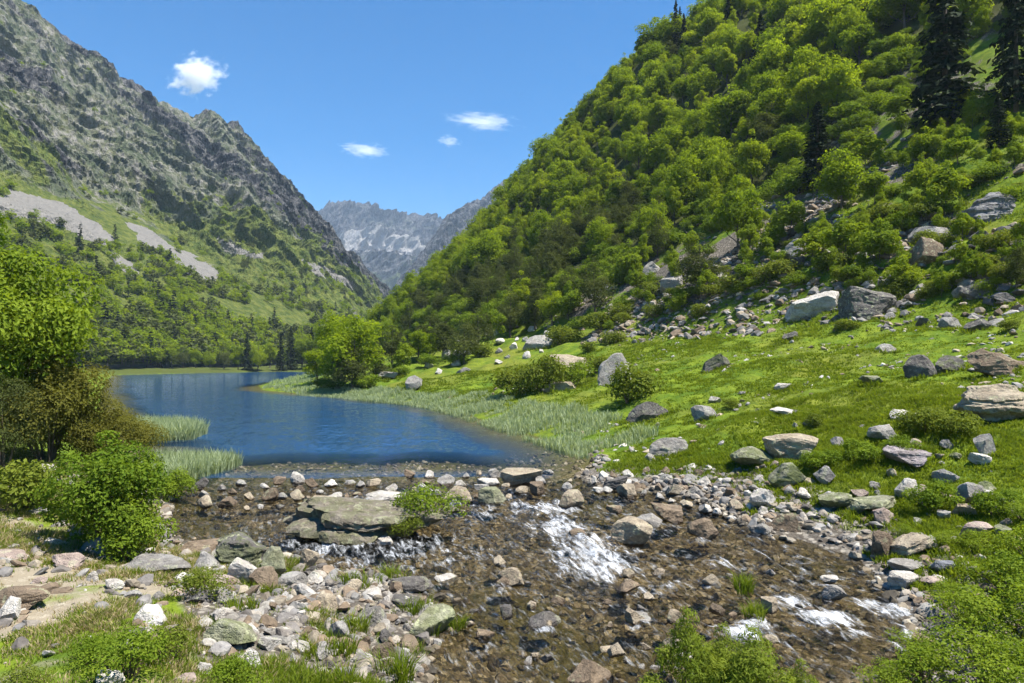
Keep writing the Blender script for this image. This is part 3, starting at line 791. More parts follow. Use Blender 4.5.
# ---------- boulders and stones that can be told apart ----------
# px of middle, px of lower edge, width and height in px, colour, what it is, then moss / lichen / stands in water / options
BIG = [
 (24, 613, 58, 34, BROWN, 'tan-topped brown block of rock half in the grass at the left edge', dict(lichen=.5, cuts=7, rot=.2, deep=.7)),
 (8, 624, 26, 28, PALE, 'pale rough stone in front of the brown block at the left edge', dict()),
 (8, 563, 42, 30, PINK, 'pinkish tan slab leaning at the left edge below the low shrubs', dict(flat=.5, tilt=(.2, .25))),
 (66, 570, 34, 20, PINK, 'pinkish flat stone lying on bare earth left of the green shrub', dict(tilt=(.1, .3))),
 (56, 549, 26, 10, PALE, 'flat pale stone on bare earth beside the pinkish flat stone', dict()),
 (73, 539, 18, 19, PALE, 'upright pale grey stone at the foot of the green shrub', dict(tilt=(0, .3))),
 (97, 556, 32, 20, GREY, 'angular grey stone at the foot of the green shrub', dict(tilt=(.1, -.2))),
 (40, 517, 24, 10, GREY, 'low grey stone on the bank left of the green shrub', dict()),
 (40, 476, 34, 12, PALE, 'white rock outcrop under the brown-leaved shrub', dict(lichen=0.2)),
 (158, 576, 76, 22, GREY, 'long flat grey slab with a dark underside on the left bank', dict(deep=.55, cuts=7, tilt=(0, .03))),
 (114, 593, 26, 14, PALE, 'pale rounded stone in the grass of the left bank', dict()),
 (134, 601, 18, 12, GREY, 'grey stone touching the long white stone in the grass', dict()),
 (149, 627, 32, 22, PALE, 'long white stone lying aslant in the left grass', dict(tilt=(0, .35))),
 (93, 582, 12, 12, PALE, 'small pale stone alone in the left grass', dict()),
 (229, 652, 54, 36, GREEN, 'mossy tan block with a hollow dark front on the cobble bar', dict(moss=.5, lichen=.8, cuts=8, deep=.7)),
 (253, 672, 16, 26, PALE, 'pale upright stone against the mossy tan block', dict()),
 (108, 688, 34, 24, PALE, 'white crumbly stone at the bottom edge among the low plants', dict()),
 (184, 690, 30, 22, PINK, 'white and reddish stone at the bottom edge in the grass', dict()),
 (203, 676, 18, 16, PALE, 'small white stone beside the reddish one at the bottom edge', dict()),
 (241, 571, 58, 40, DARK, 'dark ribbed boulder at the left edge of the outlet', dict(moss=.5, lichen=.7, strat=.05, wet=1)),
 (206, 556, 60, 18, BROWN, 'low brown rock ledge left of the dark ribbed boulder', dict(wet=1)),
 (246, 587, 40, 34, PALE, 'pale triangular stone in front of the dark ribbed boulder', dict(cuts=6, seed=31)),
 (222, 590, 36, 18, PINK, 'pinkish slab leaning on the pale triangular stone', dict(tilt=(0, .3))),
 (273, 577, 30, 30, GREEN, 'dark greenish boulder right of the pale triangular stone', dict(moss=.3, wet=1)),
 (308, 600, 42, 12, PALE, 'long pale splinter of rock tipped up on the cobble bar', dict(tilt=(0, .55), deep=.3)),
 (292, 590, 34, 20, GREY, 'broad grey stone under the long pale splinter', dict()),
 (310, 570, 22, 22, TAN, 'tan stone beside the small cascade on the left', dict(wet=1)),
 (376, 548, 215, 50, (.20, .175, .135), 'huge flat-topped mossy boulder island in the outlet', dict(moss=.34, lichen=.45, cuts=14, strat=.05, wet=1, deep=.55, seed=77, tall=.66, rough=.08)),
 (325, 512, 44, 16, TAN, 'pale flat rock against the left end of the boulder island', dict(wet=1)),
 (388, 503, 50, 12, PALE, 'pale flat rock behind the boulder island', dict(wet=1)),
 (522, 488, 54, 20, TAN, 'long flat slab with a sunlit top at the lake outlet', dict(cuts=6, wet=1, deep=.8, seed=12, tilt=(0, -.06))),
 (488, 489, 26, 11, PALE, 'pale wedge left of the long flat slab', dict(wet=1)),
 (492, 505, 32, 18, GREEN, 'greenish stone in front of the pale wedge at the outlet', dict(wet=1, moss=.3)),
 (457, 503, 34, 17, TAN, 'tan stone between the boulder island and the greenish stone', dict(wet=1)),
 (425, 499, 22, 15, PALE, 'pale stone above the plants of the boulder island', dict(wet=1)),
 (571, 508, 28, 19, TAN, 'brown split stone standing in white water', dict(wet=1)),
 (632, 548, 48, 32, TAN, 'large tan boulder beside the white rapids', dict(lichen=.5, cuts=8, wet=1, seed=5)),
 (648, 531, 32, 18, GREY, 'grey stone just behind the large tan boulder', dict(wet=1)),
 (667, 523, 42, 19, BROWN, 'flat brown stone with a dark front right of the rapids', dict(wet=1, cuts=7)),
 (617, 491, 30, 15, DARK, 'dark-fronted stone at the near edge of the cobble bank', dict(wet=1)),
 (703, 542, 34, 25, BROWN, 'brown grey boulder in shallow water right of the tan boulder', dict(wet=1)),
 (614, 514, 20, 9, BROWN, 'low wet brown stone above the rapids', dict(wet=1)),
 (578, 540, 22, 12, BROWN, 'wet brown stone in the middle of the rapids', dict(wet=1)),
 (510, 587, 28, 20, TAN, 'stone with a white right side and dark left side in midstream', dict(wet=1, cuts=6)),
 (545, 630, 36, 19, DARK, 'dark stone with a white corner in the brown shallows', dict(wet=1)),
 (434, 640, 58, 36, GREEN, 'pale mossy pointed boulder at the edge of the brown shallows', dict(moss=.45, lichen=1., cuts=6, seed=44, tilt=(0, -.22))),
 (590, 690, 52, 32, BROWN, 'dark pointed boulder with a pale top at the bottom edge', dict(cuts=6, wet=1, seed=71)),
 (640, 625, 32, 13, GREY, 'flat grey wet stone left of the willow clump', dict(wet=1)),
 (685, 665, 28, 14, PALE, 'pale flat stone beside the willow clump', dict(wet=1)),
 (611, 655, 26, 8, TAN, 'thin yellowish slab lying in the shallows', dict(wet=1)),
 (410, 594, 50, 18, DARK, 'dark wet ledge at the stream edge of the cobble bar', dict(wet=1, deep=.6)),
 (405, 609, 34, 14, DARK, 'black wet stone below the dark ledge', dict(wet=1)),
 (446, 584, 28, 10, PALE, 'pale flat stone right of the dark ledge', dict(wet=1)),
 (384, 547, 24, 10, PALE, 'small pale stone in the water under the boulder island', dict(wet=1)),
 (792, 464, 68, 36, TAN, 'big grey boulder with a pale peak at the foot of the meadow', dict(lichen=.6, cuts=8, seed=8)),
 (752, 475, 48, 24, GREEN, 'mossy lower boulder touching the big peaked grey one', dict(moss=.6, lichen=.7, cuts=7)),
 (787, 493, 34, 27, GREEN, 'round moss-covered boulder below the big peaked grey one', dict(moss=.75, lichen=.5, cuts=9)),
 (762, 512, 28, 22, PALE, 'pale-topped brown stone left of the round mossy boulder', dict()),
 (784, 536, 30, 22, BROWN, 'brown boulder at the right edge of the water', dict(wet=1)),
 (760, 536, 24, 14, GREY, 'flat-topped dark grey stone at the right edge of the water', dict(wet=1)),
 (836, 517, 44, 22, GREEN, 'mossy left half of the long saddle-shaped rock', dict(moss=.55, lichen=.9, cuts=7)),
 (874, 520, 52, 18, GREEN, 'pale-rimmed right half of the long saddle-shaped rock', dict(moss=.4, lichen=1., cuts=6, tilt=(0, -.18))),
 (906, 501, 28, 22, PALE, 'pale yellowish lichen-covered rock left of the dark green shrub', dict(lichen=1.)),
 (972, 511, 30, 25, GREY, 'grey boulder between two dark green shrubs on the right', dict()),
 (904, 592, 36, 22, PALE, 'pale blocky boulder over a dark hollow at the right bank', dict(cuts=6)),
 (907, 578, 42, 18, GREY, 'smooth grey dome of rock behind the pale blocky boulder', dict(cuts=5, lichen=.1)),
 (885, 560, 30, 28, BROWN, 'brown pointed boulder on the right bank', dict(cuts=6)),
 (912, 562, 46, 22, TAN, 'tilted ribbed tan slab right of the brown pointed boulder', dict(tilt=(0, -.45), strat=.03)),
 (942, 577, 24, 17, (.20, .21, .24), 'bluish grey stone among the leafy shrubs on the right', dict()),
 (934, 590, 26, 12, PINK, 'pinkish brown stone under the bluish grey stone', dict()),
 (976, 544, 34, 20, PINK, 'reddish stone heap top showing through the leafy shrubs', dict()),
 (832, 585, 24, 10, PALE, 'pale flat stone standing in the stream near the right bank', dict(wet=1)),
 (985, 457, 22, 30, GREY, 'narrow stone standing upright in the meadow on the right', dict(cuts=6, deep=.6)),
 (900, 424, 36, 14, PALE, 'pale flat rock in the meadow left of the big rocky outcrop', dict()),
 (882, 443, 30, 16, GREY, 'grey block in the meadow above the saddle-shaped rock', dict()),
 (905, 475, 56, 22, (.31, .27, .27), 'broken pinkish grey slabs in the grass above the lichen rock', dict(strat=.05)),
 (998, 428, 76, 46, TAN, 'big fissured pale outcrop at the right edge', dict(cuts=11, strat=.05, lichen=.5, deep=.7, seed=91)),
 (997, 378, 64, 34, BROWN, 'long dark brown outcrop in the turf at the right edge', dict(cuts=9, strat=.04, deep=.5)),
 (918, 381, 32, 30, DARK, 'dark boulder with a light cap in the upper meadow', dict(cuts=7)),
 (950, 374, 34, 22, DARK, 'dark turf-topped boulder beside the light-capped one', dict(moss=.6)),
 (718, 370, 32, 20, DARK, 'dark slanting rock alone in the meadow', dict(tilt=(0, -.5), moss=.4)),
 (615, 385, 42, 40, GREY, 'big cubical boulder with a pale pinkish top in the meadow', dict(cuts=7, seed=18, deep=.9)),
 (566, 372, 56, 26, TAN, 'wide flat-topped pale boulder with shrubs at its foot', dict(cuts=7, seed=23)),
 (648, 422, 48, 24, DARK, 'dark slab lying aslant below the cubical boulder', dict(tilt=(0, -.45), deep=.4)),
 (667, 458, 44, 24, GREY, 'grey boulder at the lower edge of the meadow', dict(cuts=8)),
 (703, 421, 28, 22, GREY, 'grey split rock in the lower meadow', dict()),
 (783, 418, 30, 9, PALE, 'thin pale rock lying in the meadow grass', dict()),
 (783, 392, 20, 8, PALE, 'small pale rock in the middle of the meadow', dict()),
 (816, 320, 56, 34, PALE, 'large pale left half of the split boulder pair above the meadow', dict(cuts=6, seed=27)),
 (866, 322, 60, 42, DARK, 'large dark right half of the split boulder pair above the meadow', dict(cuts=7, lichen=.7, seed=29)),
 (926, 273, 36, 34, BROWN, 'tall brown boulder with a pale cap on the slope', dict(cuts=7, lichen=.6)),
 (934, 240, 40, 14, GREY, 'flat grey rock on the slope above the pale-capped boulder', dict()),
 (988, 226, 64, 34, (.22, .215, .22), 'jumbled grey outcrop on the slope at the right edge', dict(cuts=12, strat=.05)),
 (984, 304, 40, 26, DARK, 'dark squat boulder above the turf at the right', dict()),
 (800, 259, 34, 20, GREY, 'grey rock among young trees on the slope', dict()),
 (950, 330, 24, 16, GREY, 'square grey rock right of the upper turf strip', dict()),
 (977, 332, 24, 16, DARK, 'square dark rock beside the square grey rock', dict()),
 (538, 350, 32, 20, GREY, 'blocky rock at the top of the pale rubble field', dict()),
 (560, 392, 40, 14, TAN, 'tan rock half buried below the flat-topped boulder', dict()),
 (414, 391, 20, 18, GREY, 'grey boulder at the shore grass in front of the dark pine', dict()),
 (388, 381, 30, 9, GREY, 'grey rock shelf near the far right shore', dict(cuts=12)),
 (671, 296, 26, 20, GREY, 'grey boulder beneath the dark-skirted pine', dict()),
 (652, 276, 20, 14, GREY, 'grey boulder under the cone-shaped young tree', dict()),
 (885, 354, 22, 14, GREY, 'pair-topped grey rock in the upper meadow', dict()),
 (872, 388, 26, 10, GREEN, 'mossy flat rock in the right meadow', dict(moss=.6)),
 (790, 342, 18, 10, DARK, 'small dark rock at the top edge of the meadow', dict()),
]
LAND = []                                                  # landmarks for naming the smaller stones
def big_rocks():
    for i, (cx, by, wp, hp, col, lab, o) in enumerate(BIG):
        x, y, z = ground_at(cx, by)
        s = y / F; w_ = wp * s
        dep = w_ * o.get('deep', .8)
        dip = max(.04, (by - HY) / F)
        h = hp * s * o['tall'] if 'tall' in o else max(hp * s - dep * dip * .75, .34 * hp * s, .12 * w_) * o.get('flat', 1)
        if o.get('wet'): h *= 1.1; WETS.append((cx, by + 2, wp * .62, max(3.5, wp * .11), .62))
        if not o.get('wet') and 300 < by < 475: h *= .8
        V, T = rock_shape(o.get('seed', 400 + i * 3), sub=5 if wp > 45 else 4, cuts=o.get('cuts', 9), strat=o.get('strat', 0), rough=o.get('rough', .035), top=(.1, -.15, 1) if hp < wp * .5 else None)
        me = mesh_np('boulder', V, T=T, mat=M['rock'])
        yc = y + dep * .45; xc = x * yc / y
        zc, sdd, _ = height(np.array([xc]), np.array([yc]))
        zc = z + .0 if o.get('wet') else max(min(zc[0], z + .3), z - .25)
        put_rock(me, xc, yc, zc, w_, dep, h, o.get('rot', RNG.uniform(-.25, .25)), np.array(col) * RNG.uniform(.92, 1.1), lab, None,
                 'boulder' if w_ > .8 else 'stone', 'rock', o.get('moss', 0), o.get('lichen', .35), W(x, y) - .02 if o.get('wet') else None, o.get('tilt', (RNG.uniform(-.08, .08), RNG.uniform(-.08, .08))))
        LAND.append((xc, yc, wp, lab, w_, dep, bool(o.get('wet'))))
big_rocks()

# smaller stones: still one object each
ZONES = [  # polygon in the picture, how many, width range in px, colours, in water?, phrase, group
 ([(590, 482), (640, 470), (700, 478), (760, 500), (770, 528), (735, 522), (690, 508), (640, 496), (596, 494)], 46, (11, 27), (PALE, PALE, TAN, GREY, BROWN), 0, 'in the cobble bank right of the outlet', 'stones of the right cobble bank'),
 ([(185, 486), (300, 482), (310, 505), (260, 512), (200, 508)], 20, (10, 26), (BROWN, GREY, TAN, PALE, DARK), 1, 'on the stony sill left of the boulder island', 'stones of the outlet sill'),
 ([(300, 486), (400, 477), (480, 474), (560, 472), (580, 490), (500, 500), (440, 500), (320, 500)], 38, (9, 22), (PALE, GREY, TAN, BROWN), 1, 'along the lip of the lake outlet', 'stones along the outlet lip'),
 ([(200, 560), (330, 572), (420, 590), (440, 640), (420, 680), (300, 676), (262, 640), (200, 610)], 58, (11, 36), (GREY, TAN, GREY, PALE, BROWN, DARK), 0, 'on the left cobble bar', 'stones of the left cobble bar'),
 ([(440, 560), (700, 575), (860, 560), (880, 600), (800, 650), (640, 680), (460, 670)], 40, (10, 26), (BROWN, TAN, TAN, GREY, DARK), 1, 'breaking the surface of the stream', 'wet stones in the stream'),
 ([(760, 470), (840, 440), (1000, 440), (1010, 540), (880, 550), (800, 535)], 38, (10, 24), (PALE, GREY, TAN, PINK, GREEN), 0, 'in rough grass of the right bank', 'stones of the right bank'),
 ([(488, 326), (550, 330), (545, 358), (470, 372), (420, 376), (440, 352)], 24, (7, 17), (PALE, PALE, GREY), 0, 'in the pale rubble field at the forest foot', 'stones of the rubble field'),
 ([(640, 300), (780, 260), (900, 250), (1020, 200), (1020, 330), (900, 330), (760, 318), (650, 330)], 26, (9, 24), (GREY, GREY, PALE, DARK, BROWN), 0, 'on the boulder slope above the meadow', 'stones of the boulder slope'),
 ([(640, 430), (720, 400), (860, 420), (880, 450), (700, 440)], 10, (8, 18), (GREY, PALE, GREEN), 0, 'in the turf of the lower meadow', 'stones of the lower meadow'),
 ([(0, 530), (60, 540), (190, 590), (190, 640), (90, 600), (0, 580)], 8, (8, 16), (PALE, PINK, GREY), 0, 'on the worn left bank', 'stones of the left bank'),
]
CNAME = {PALE: 'pale', TAN: 'tan', GREY: 'grey', PINK: 'pinkish', BROWN: 'brown', DARK: 'dark', GREEN: 'mossy'}
SEEN = {}
def small_stones():
    for poly, n, (w0, w1), cols, wet, phrase, group in ZONES:
        P = np.array(poly, float); k = 0; placed = []
        rows = []
        for _ in range(4000):
            if k >= n: break
            cx, by = RNG.uniform(P[:, 0].min(), P[:, 0].max()), RNG.uniform(P[:, 1].min(), P[:, 1].max())
            if not pip(np.array([cx]), np.array([by]), poly)[0]: continue
            wp = w0 + (w1 - w0) * RNG.uniform() ** 1.8
            if any(abs(cx - a) < (wp + c) * .42 and abs(by - b) < (wp + c) * .26 for a, b, c in placed): continue
            placed.append((cx, by, wp)); k += 1
            x, y, z = ground_at(cx, by); s = y / F; w_ = wp * s
            ci = int(RNG.integers(len(cols))); col = cols[ci]
            h = w_ * RNG.uniform(.34, .66)
            d = w_ * RNG.uniform(.6, 1.)
            o = put_rock(ROCKS[RNG.integers(len(ROCKS))], x, y, z, w_, d, h, RNG.uniform(0, 6.28), np.array(col) * RNG.uniform(.8, 1.2), None, group,
                         'stone', 'stone', .7 if col == GREEN else 0, RNG.uniform(0, .5), W(x, y) - .01 if (wet or height(np.array([x]), np.array([y]))[1][0] < .3) else None,
                         (RNG.uniform(-.3, .3), RNG.uniform(-.3, .3)), sink=.22 if wet else .35)
            if wet: WETS.append((cx, by + 1.5, wp * .6, max(3, wp * .14), .55))
            rows.append((o, x, y, cx, by, wp, CNAME[col], h / w_))
        for o, x, y, cx, by, wp, cn, fl in rows:
            L = min(LAND, key=lambda l: math.hypot(l[0] - x, (l[1] - y) * .8))
            dx, dy = x - L[0], y - L[1]
            rel = ('right of' if dx > 0 else 'left of') if abs(dx) > abs(dy) else ('behind' if dy > 0 else 'in front of')
            size = 'large ' if wp > w0 + (w1 - w0) * .55 else ('small ' if wp < w0 + (w1 - w0) * .15 else '')
            short = ' '.join(L[3].split()[:6])
            for cut in (' in ', ' at ', ' of ', ' on ', ' with ', ' above ', ' beside ', ' behind ', ' lying ', ' under ', ' between ', ' right ', ' left ', ' below ', ' touching ', ' standing ', ' among '):
                if cut in ' ' + short + ' ' and len(short.split(cut.strip())[0].split()) >= 2:
                    short = short.split(cut)[0] if cut in short else short
            short = short.strip()
            while short.split()[-1] in ('a', 'the', 'of', 'in', 'at', 'with', 'and', 'on', 'above', 'beside', 'behind', 'left', 'right', 'under', 'between'): short = ' '.join(short.split()[:-1])
            base = f'{size}{cn}' + (' flat' if fl < .4 else (' chunky' if fl > .55 else ''))
            for lab in (f'{base} stone {rel} the {short}', f'{base} stone {phrase}, {rel} the {short}'):
                lab = ' '.join(lab.split()[:16])
                if lab not in SEEN: break
            SEEN[lab] = SEEN.get(lab, 0) + 1
            o['label'] = lab
small_stones()

build_stream()

# countless pebbles: one mesh for the banks and the bed, one for the rubble of the slope
def stone_stuff(name, label_kind, pts, size, cols, wet, seed):
    rng = np.random.default_rng(seed)
    protos = [rock_shape(900 + i, sub=2 if name == 'gravel' else 1, cuts=9, rough=.05) for i in range(8)]
    n = len(pts); pi = rng.integers(0, 8, n); VV, TT, CC, WW = [], [], [], []; k = 0
    cols = np.array(cols)
    for i in range(8):
        idx = np.nonzero(pi == i)[0]; V, T = protos[i]; m = len(idx)
        if not m: continue
        a = rng.uniform(0, 6.283, m); s = size[idx]
        sx, sy, sz = s * rng.uniform(.8, 1.2, m), s * rng.uniform(.6, 1., m), s * rng.uniform(.3, .65, m)
        vx, vy, vz = V[:, 0][None] * sx[:, None], V[:, 1][None] * sy[:, None], (V[:, 2][None] - .3) * sz[:, None]
        tl = rng.normal(size=m)[:, None] * .25
        vz = vz + vx * tl
        X = vx * np.cos(a)[:, None] - vy * np.sin(a)[:, None] + pts[idx, 0][:, None]
        Y = vx * np.sin(a)[:, None] + vy * np.cos(a)[:, None] + pts[idx, 1][:, None]
        VV.append(np.stack([X, Y, vz + pts[idx, 2][:, None]], -1).reshape(-1, 3))
        TT.append((T[None] + (k + np.arange(m) * len(V))[:, None, None]).reshape(-1, 3)); k += m * len(V)
        c = cols[rng.integers(0, len(cols), m)] * rng.uniform(.7, 1.25, m)[:, None]
        CC.append(np.repeat(c, len(V), 0)); WW.append(np.repeat(wet[idx], len(V)))
    me = mesh_np(name, np.concatenate(VV), T=np.concatenate(TT), mat=M['pebble'], attrs={'tintcol': np.concatenate(CC), 'wet': np.concatenate(WW)})
    tag(link(name, me), kind='stuff')
def gravel():
    rng = np.random.default_rng(11)
    n = 100000
    x = rng.uniform(-15, 14, n); y = rng.uniform(9, 31, n)
    z, sd, s = height(x, y)
    right = x > np.interp(y, MID_Y, MID_X)
    leftbar = (x > -.46 * y) & (x < .3) & (y < 18.5) & (y > 9.8)
    nn = fbm(xy(x, y, .5), 3, 19)
    p = np.where(sd < 0, (.24 + .3 * nn), np.where(right, sstep(3.2, .2, sd) * (.42 + .7 * nn), np.where(leftbar, .24 + .9 * nn, sstep(.9, .1, sd) * .6)))
    p *= np.clip(14 / y, .4, 1)
    p = np.where((x < -.47 * y) & (sd > .5), .05 + .10 * (nn > .1), p)
    p = np.where((y > 22.5) & ((sd > .6) | (z < -.45)), 0, p)
    keep = rng.uniform(0, 1, n) < p
    x, y, z, sd = x[keep], y[keep], z[keep], sd[keep]
    size = .06 + .36 * rng.uniform(0, 1, len(x)) ** 2.6
    size = np.where(sd < 0, size * .66, size)
    inw = sd < .12
    dry = [(.34, .32, .285), (.26, .225, .17), (.25, .24, .22), (.28, .25, .21), (.20, .19, .18), BROWN, (.16, .145, .13)]; bedc = [(.22, .18, .12), (.13, .11, .075), (.34, .29, .21), (.08, .07, .05), (.46, .42, .34)]
    z = np.where(inw, np.minimum(z, W(x, y) + .0), z)
    stone_stuff('gravel', '', np.stack([x, y, z], 1)[~inw], size[~inw], dry, np.zeros((~inw).sum()), 3)
    stone_stuff('gravel', '', np.stack([x, y, z], 1)[inw], size[inw], bedc, np.full(inw.sum(), .35), 4)
gravel()
def scree():
    rng = np.random.default_rng(12); n = 60000
    x = rng.uniform(-10, 110, n); y = rng.uniform(36, 125, n)
    z, sd, s = height(x, y)
    m = fbm(xy(x, y, .09), 4, 41) + .5 * fbm(xy(x, y, .3), 3, 43)
    edge = np.interp(x, [-60, 0, 17, 38, 63, 90, 140], [1, 4, 15, 30, 55, 64, 82])
    p = sstep(-3, 4, s) * sstep(6, 0, s - edge) * np.clip(m * 2.4 + .15, 0, 1)
    px, py = project(x, y, z)
    p *= (px < 1120) & (px > 380)
    keep = rng.uniform(0, 1, n) < p
    x, y, z = x[keep], y[keep], z[keep]
    stone_stuff('scree', '', np.stack([x, y, z], 1), .20 + 1.1 * rng.uniform(0, 1, len(x)) ** 3.2, [GREY, (.22, .21, .19), TAN, DARK, BROWN], np.zeros(len(x)), 5)
scree()
def meadow_rubble():
    rng = np.random.default_rng(14); n = 9000
    y = rng.uniform(14, 62, n); x = rng.uniform(-.2, .8, n) * y
    z, sd, s = height(x, y)
    m = fbm(xy(x, y, .16), 3, 61) + .5 * fbm(xy(x, y, .5), 2, 63)
    p = (x > np.interp(y, MID_Y, MID_X)) * sstep(.6, 2, sd) * (s < 2) * np.clip(m * 1.6 - .08 + .6 * sstep(32, 18, y), 0, 1) * .9
    k = rng.uniform(0, 1, n) < p
    x, y, z = x[k], y[k], z[k]
    stone_stuff('scree', '', np.stack([x, y, z - .02], 1), .10 + .38 * rng.uniform(0, 1, len(x)) ** 2.5, [GREY, PALE, TAN, GREY, BROWN], np.zeros(len(x)), 6)
meadow_rubble()
# ---------- plants ----------
def at(px, py, dmin=4.5):
    return ground_at(px, py, dmin)
def spot(key, i, px, py, hp, label, group=None, wide=1., name=None, cat=None, dmin=4.5, out=False):
    x, y, z = at(px, py, dmin)
    h = KINDS[key][i % len(KINDS[key])][2]
    return plant(key, i, x, y, z - .03, hp * y / F / h, RNG.uniform(0, 6.28), label, group, wide, name, cat)

# near left bank: trees and shrubs of their own
kind_broad('oldtree', 301, 10, 8.6, .6, 27000, .25, M['bright'], K=44, limbs=14, rl=(.10, .2), gaps=.1)
kind_shrub('brownbush', 302, 4.2, 4.0, 25000, .125, M['brown'], K=36, stems=14, up=.8, full=.8)
kind_shrub('darkbush', 303, 4.0, 2.6, 17000, .085, M['olive'], K=26, stems=8, cone=.35, asp=.35)
kind_shrub('greenbush', 304, 2.5, 2.4, 13000, .088, M['bright'], K=34, stems=14, rl=(.10, .21), full=.6)
kind_shrub('greenbush', 305, 1.2, 1.4, 4000, .078, M['bright'], K=18, stems=8)
kind_shrub('weed', 306, .55, .9, 2200, .042, M['bright'], K=14, stems=10)
kind_shrub('weed', 307, .5, .8, 1800, .036, M['low'], K=12, stems=10)
kind_shrub('leafbush', 308, 1.3, 2.0, 2600, .088, M['leafy'], K=22, stems=12, rl=(.13, .24))
kind_shrub('leafbush', 309, 1.1, 1.7, 2200, .080, M['leafy'], K=20, stems=12, rl=(.13, .24))
kind_shrub('willow', 310, 1.6, 1.7, 9000, .085, M['willow'], K=26, stems=16, rl=(.10, .18), asp=.22, up=.7)
spot('oldtree', 0, -8, 452, 240, 'tall bright green broadleaf tree at the left edge above the shrubs', name='broadleaf_tree', cat='tree', wide=.84)
spot('brownbush', 0, 48, 462, 120, 'large brown-leaved shrub in front of the tall left tree', name='brown_shrub', wide=.78)
spot('darkbush', 0, 4, 474, 108, 'dark dense evergreen bush at the left edge', name='evergreen_bush')
spot('brownbush', 0, 112, 466, 68, 'lower olive brown shrub between the brown shrub and the reeds', name='brown_shrub', wide=.95)
spot('greenbush', 0, 108, 546, 116, 'dense bright green shrub on the left bank beside the water', name='green_shrub', wide=1.0)
spot('greenbush', 1, 130, 560, 58, 'small round green shrub in front of the dense bright green one', name='green_shrub', wide=.95)
spot('low', 0, 26, 508, 46, 'low yellowish green shrub at the left edge under the evergreen bush', wide=.9)
spot('low', 1, 40, 500, 22, 'low olive shrub on the bank left of the green shrub', wide=1.2)
spot('greenbush', 1, 176, 500, 30, 'small bright shrub at the water behind the green shrub', name='green_shrub')
for i, (px, py, hp, lab) in enumerate([(130, 676, 48, 'leafy weed clump at the bottom left between two white stones'), (165, 660, 34, 'leafy weed clump right of the long white stone'), (90, 664, 30, 'sparse weed clump on the dry earth at the bottom left'),
                                       (30, 690, 28, 'weed clump in the bottom left corner'), (236, 690, 34, 'weed clump below the mossy tan block'), (205, 600, 34, 'small leafy plant among cobbles behind the mossy tan block'),
                                       (425, 530, 36, 'green plants growing on the mossy boulder island'), (405, 540, 22, 'small plant low on the front of the boulder island')]):
    o = spot('weed', i, px, py, hp, lab, name='weed_clump', cat='plant')
    if 'island' in lab: o.location.z += .25 if hp > 30 else .1

# foreground right: willow and leafy shrubs
for px, d, h, lab in [(688, 8.8, 1.5, 'fine-leaved willow clump at the water, the left one'), (752, 8.2, 1.35, 'fine-leaved willow clump at the bottom edge right of the shallows'), (800, 8.6, 1.05, 'low willow clump at the bottom edge beside the white water'), (722, 9.3, 1.25, 'yellow-green willow clump behind the two at the bottom edge')]:
    x, y = (px - HX) / F * d, d
    z = height(np.array([x]), np.array([y]))[0][0]
    top = EYE - ({688: 604, 752: 622, 800: 655, 722: 620}[px] - HY) / F * d
    plant('willow', 0, x, y, z - .05, max(.5, (top - z) / 1.6), RNG.uniform(0, 6), lab, wide=.62 if px != 752 else .8, name='willow_shrub', cat='shrub')
LB = [(985, 690, 66), (925, 690, 50), (1030, 640, 66), (965, 625, 46), (915, 655, 30), (1005, 590, 46), (955, 602, 26), (1034, 560, 46), (985, 552, 26), (946, 546, 20), (1024, 520, 28), (885, 692, 34), (975, 660, 50), (905, 536, 14)]
LBL = ['broad leafy shrub at the bottom edge near the right corner', 'leafy shrub at the bottom edge right of the white water', 'tall leafy shrub at the right edge, second from the bottom', 'leafy shrub right of the curling white water', 'low leafy shrub overhanging the curling white water',
       'leafy shrub with bare reddish twigs at the right', 'low leafy shrub in front of the pinkish brown stone', 'leafy shrub at the right edge beside the reddish stone heap', 'small leafy shrub in front of the reddish stone heap', 'small leafy shrub behind the bluish grey stone',
       'leafy shrub at the right edge below the meadow', 'low shrub at the bottom edge left of the leafy thicket', 'leafy shrub in the middle of the right thicket', 'low leafy shrub behind the ribbed tan slab']
for i, (px, py, hp) in enumerate(LB):
    spot('leafbush', i, px, py, hp * .84, LBL[i], 'leafy shrubs of the right bank', 1.15, 'leafy_shrub')
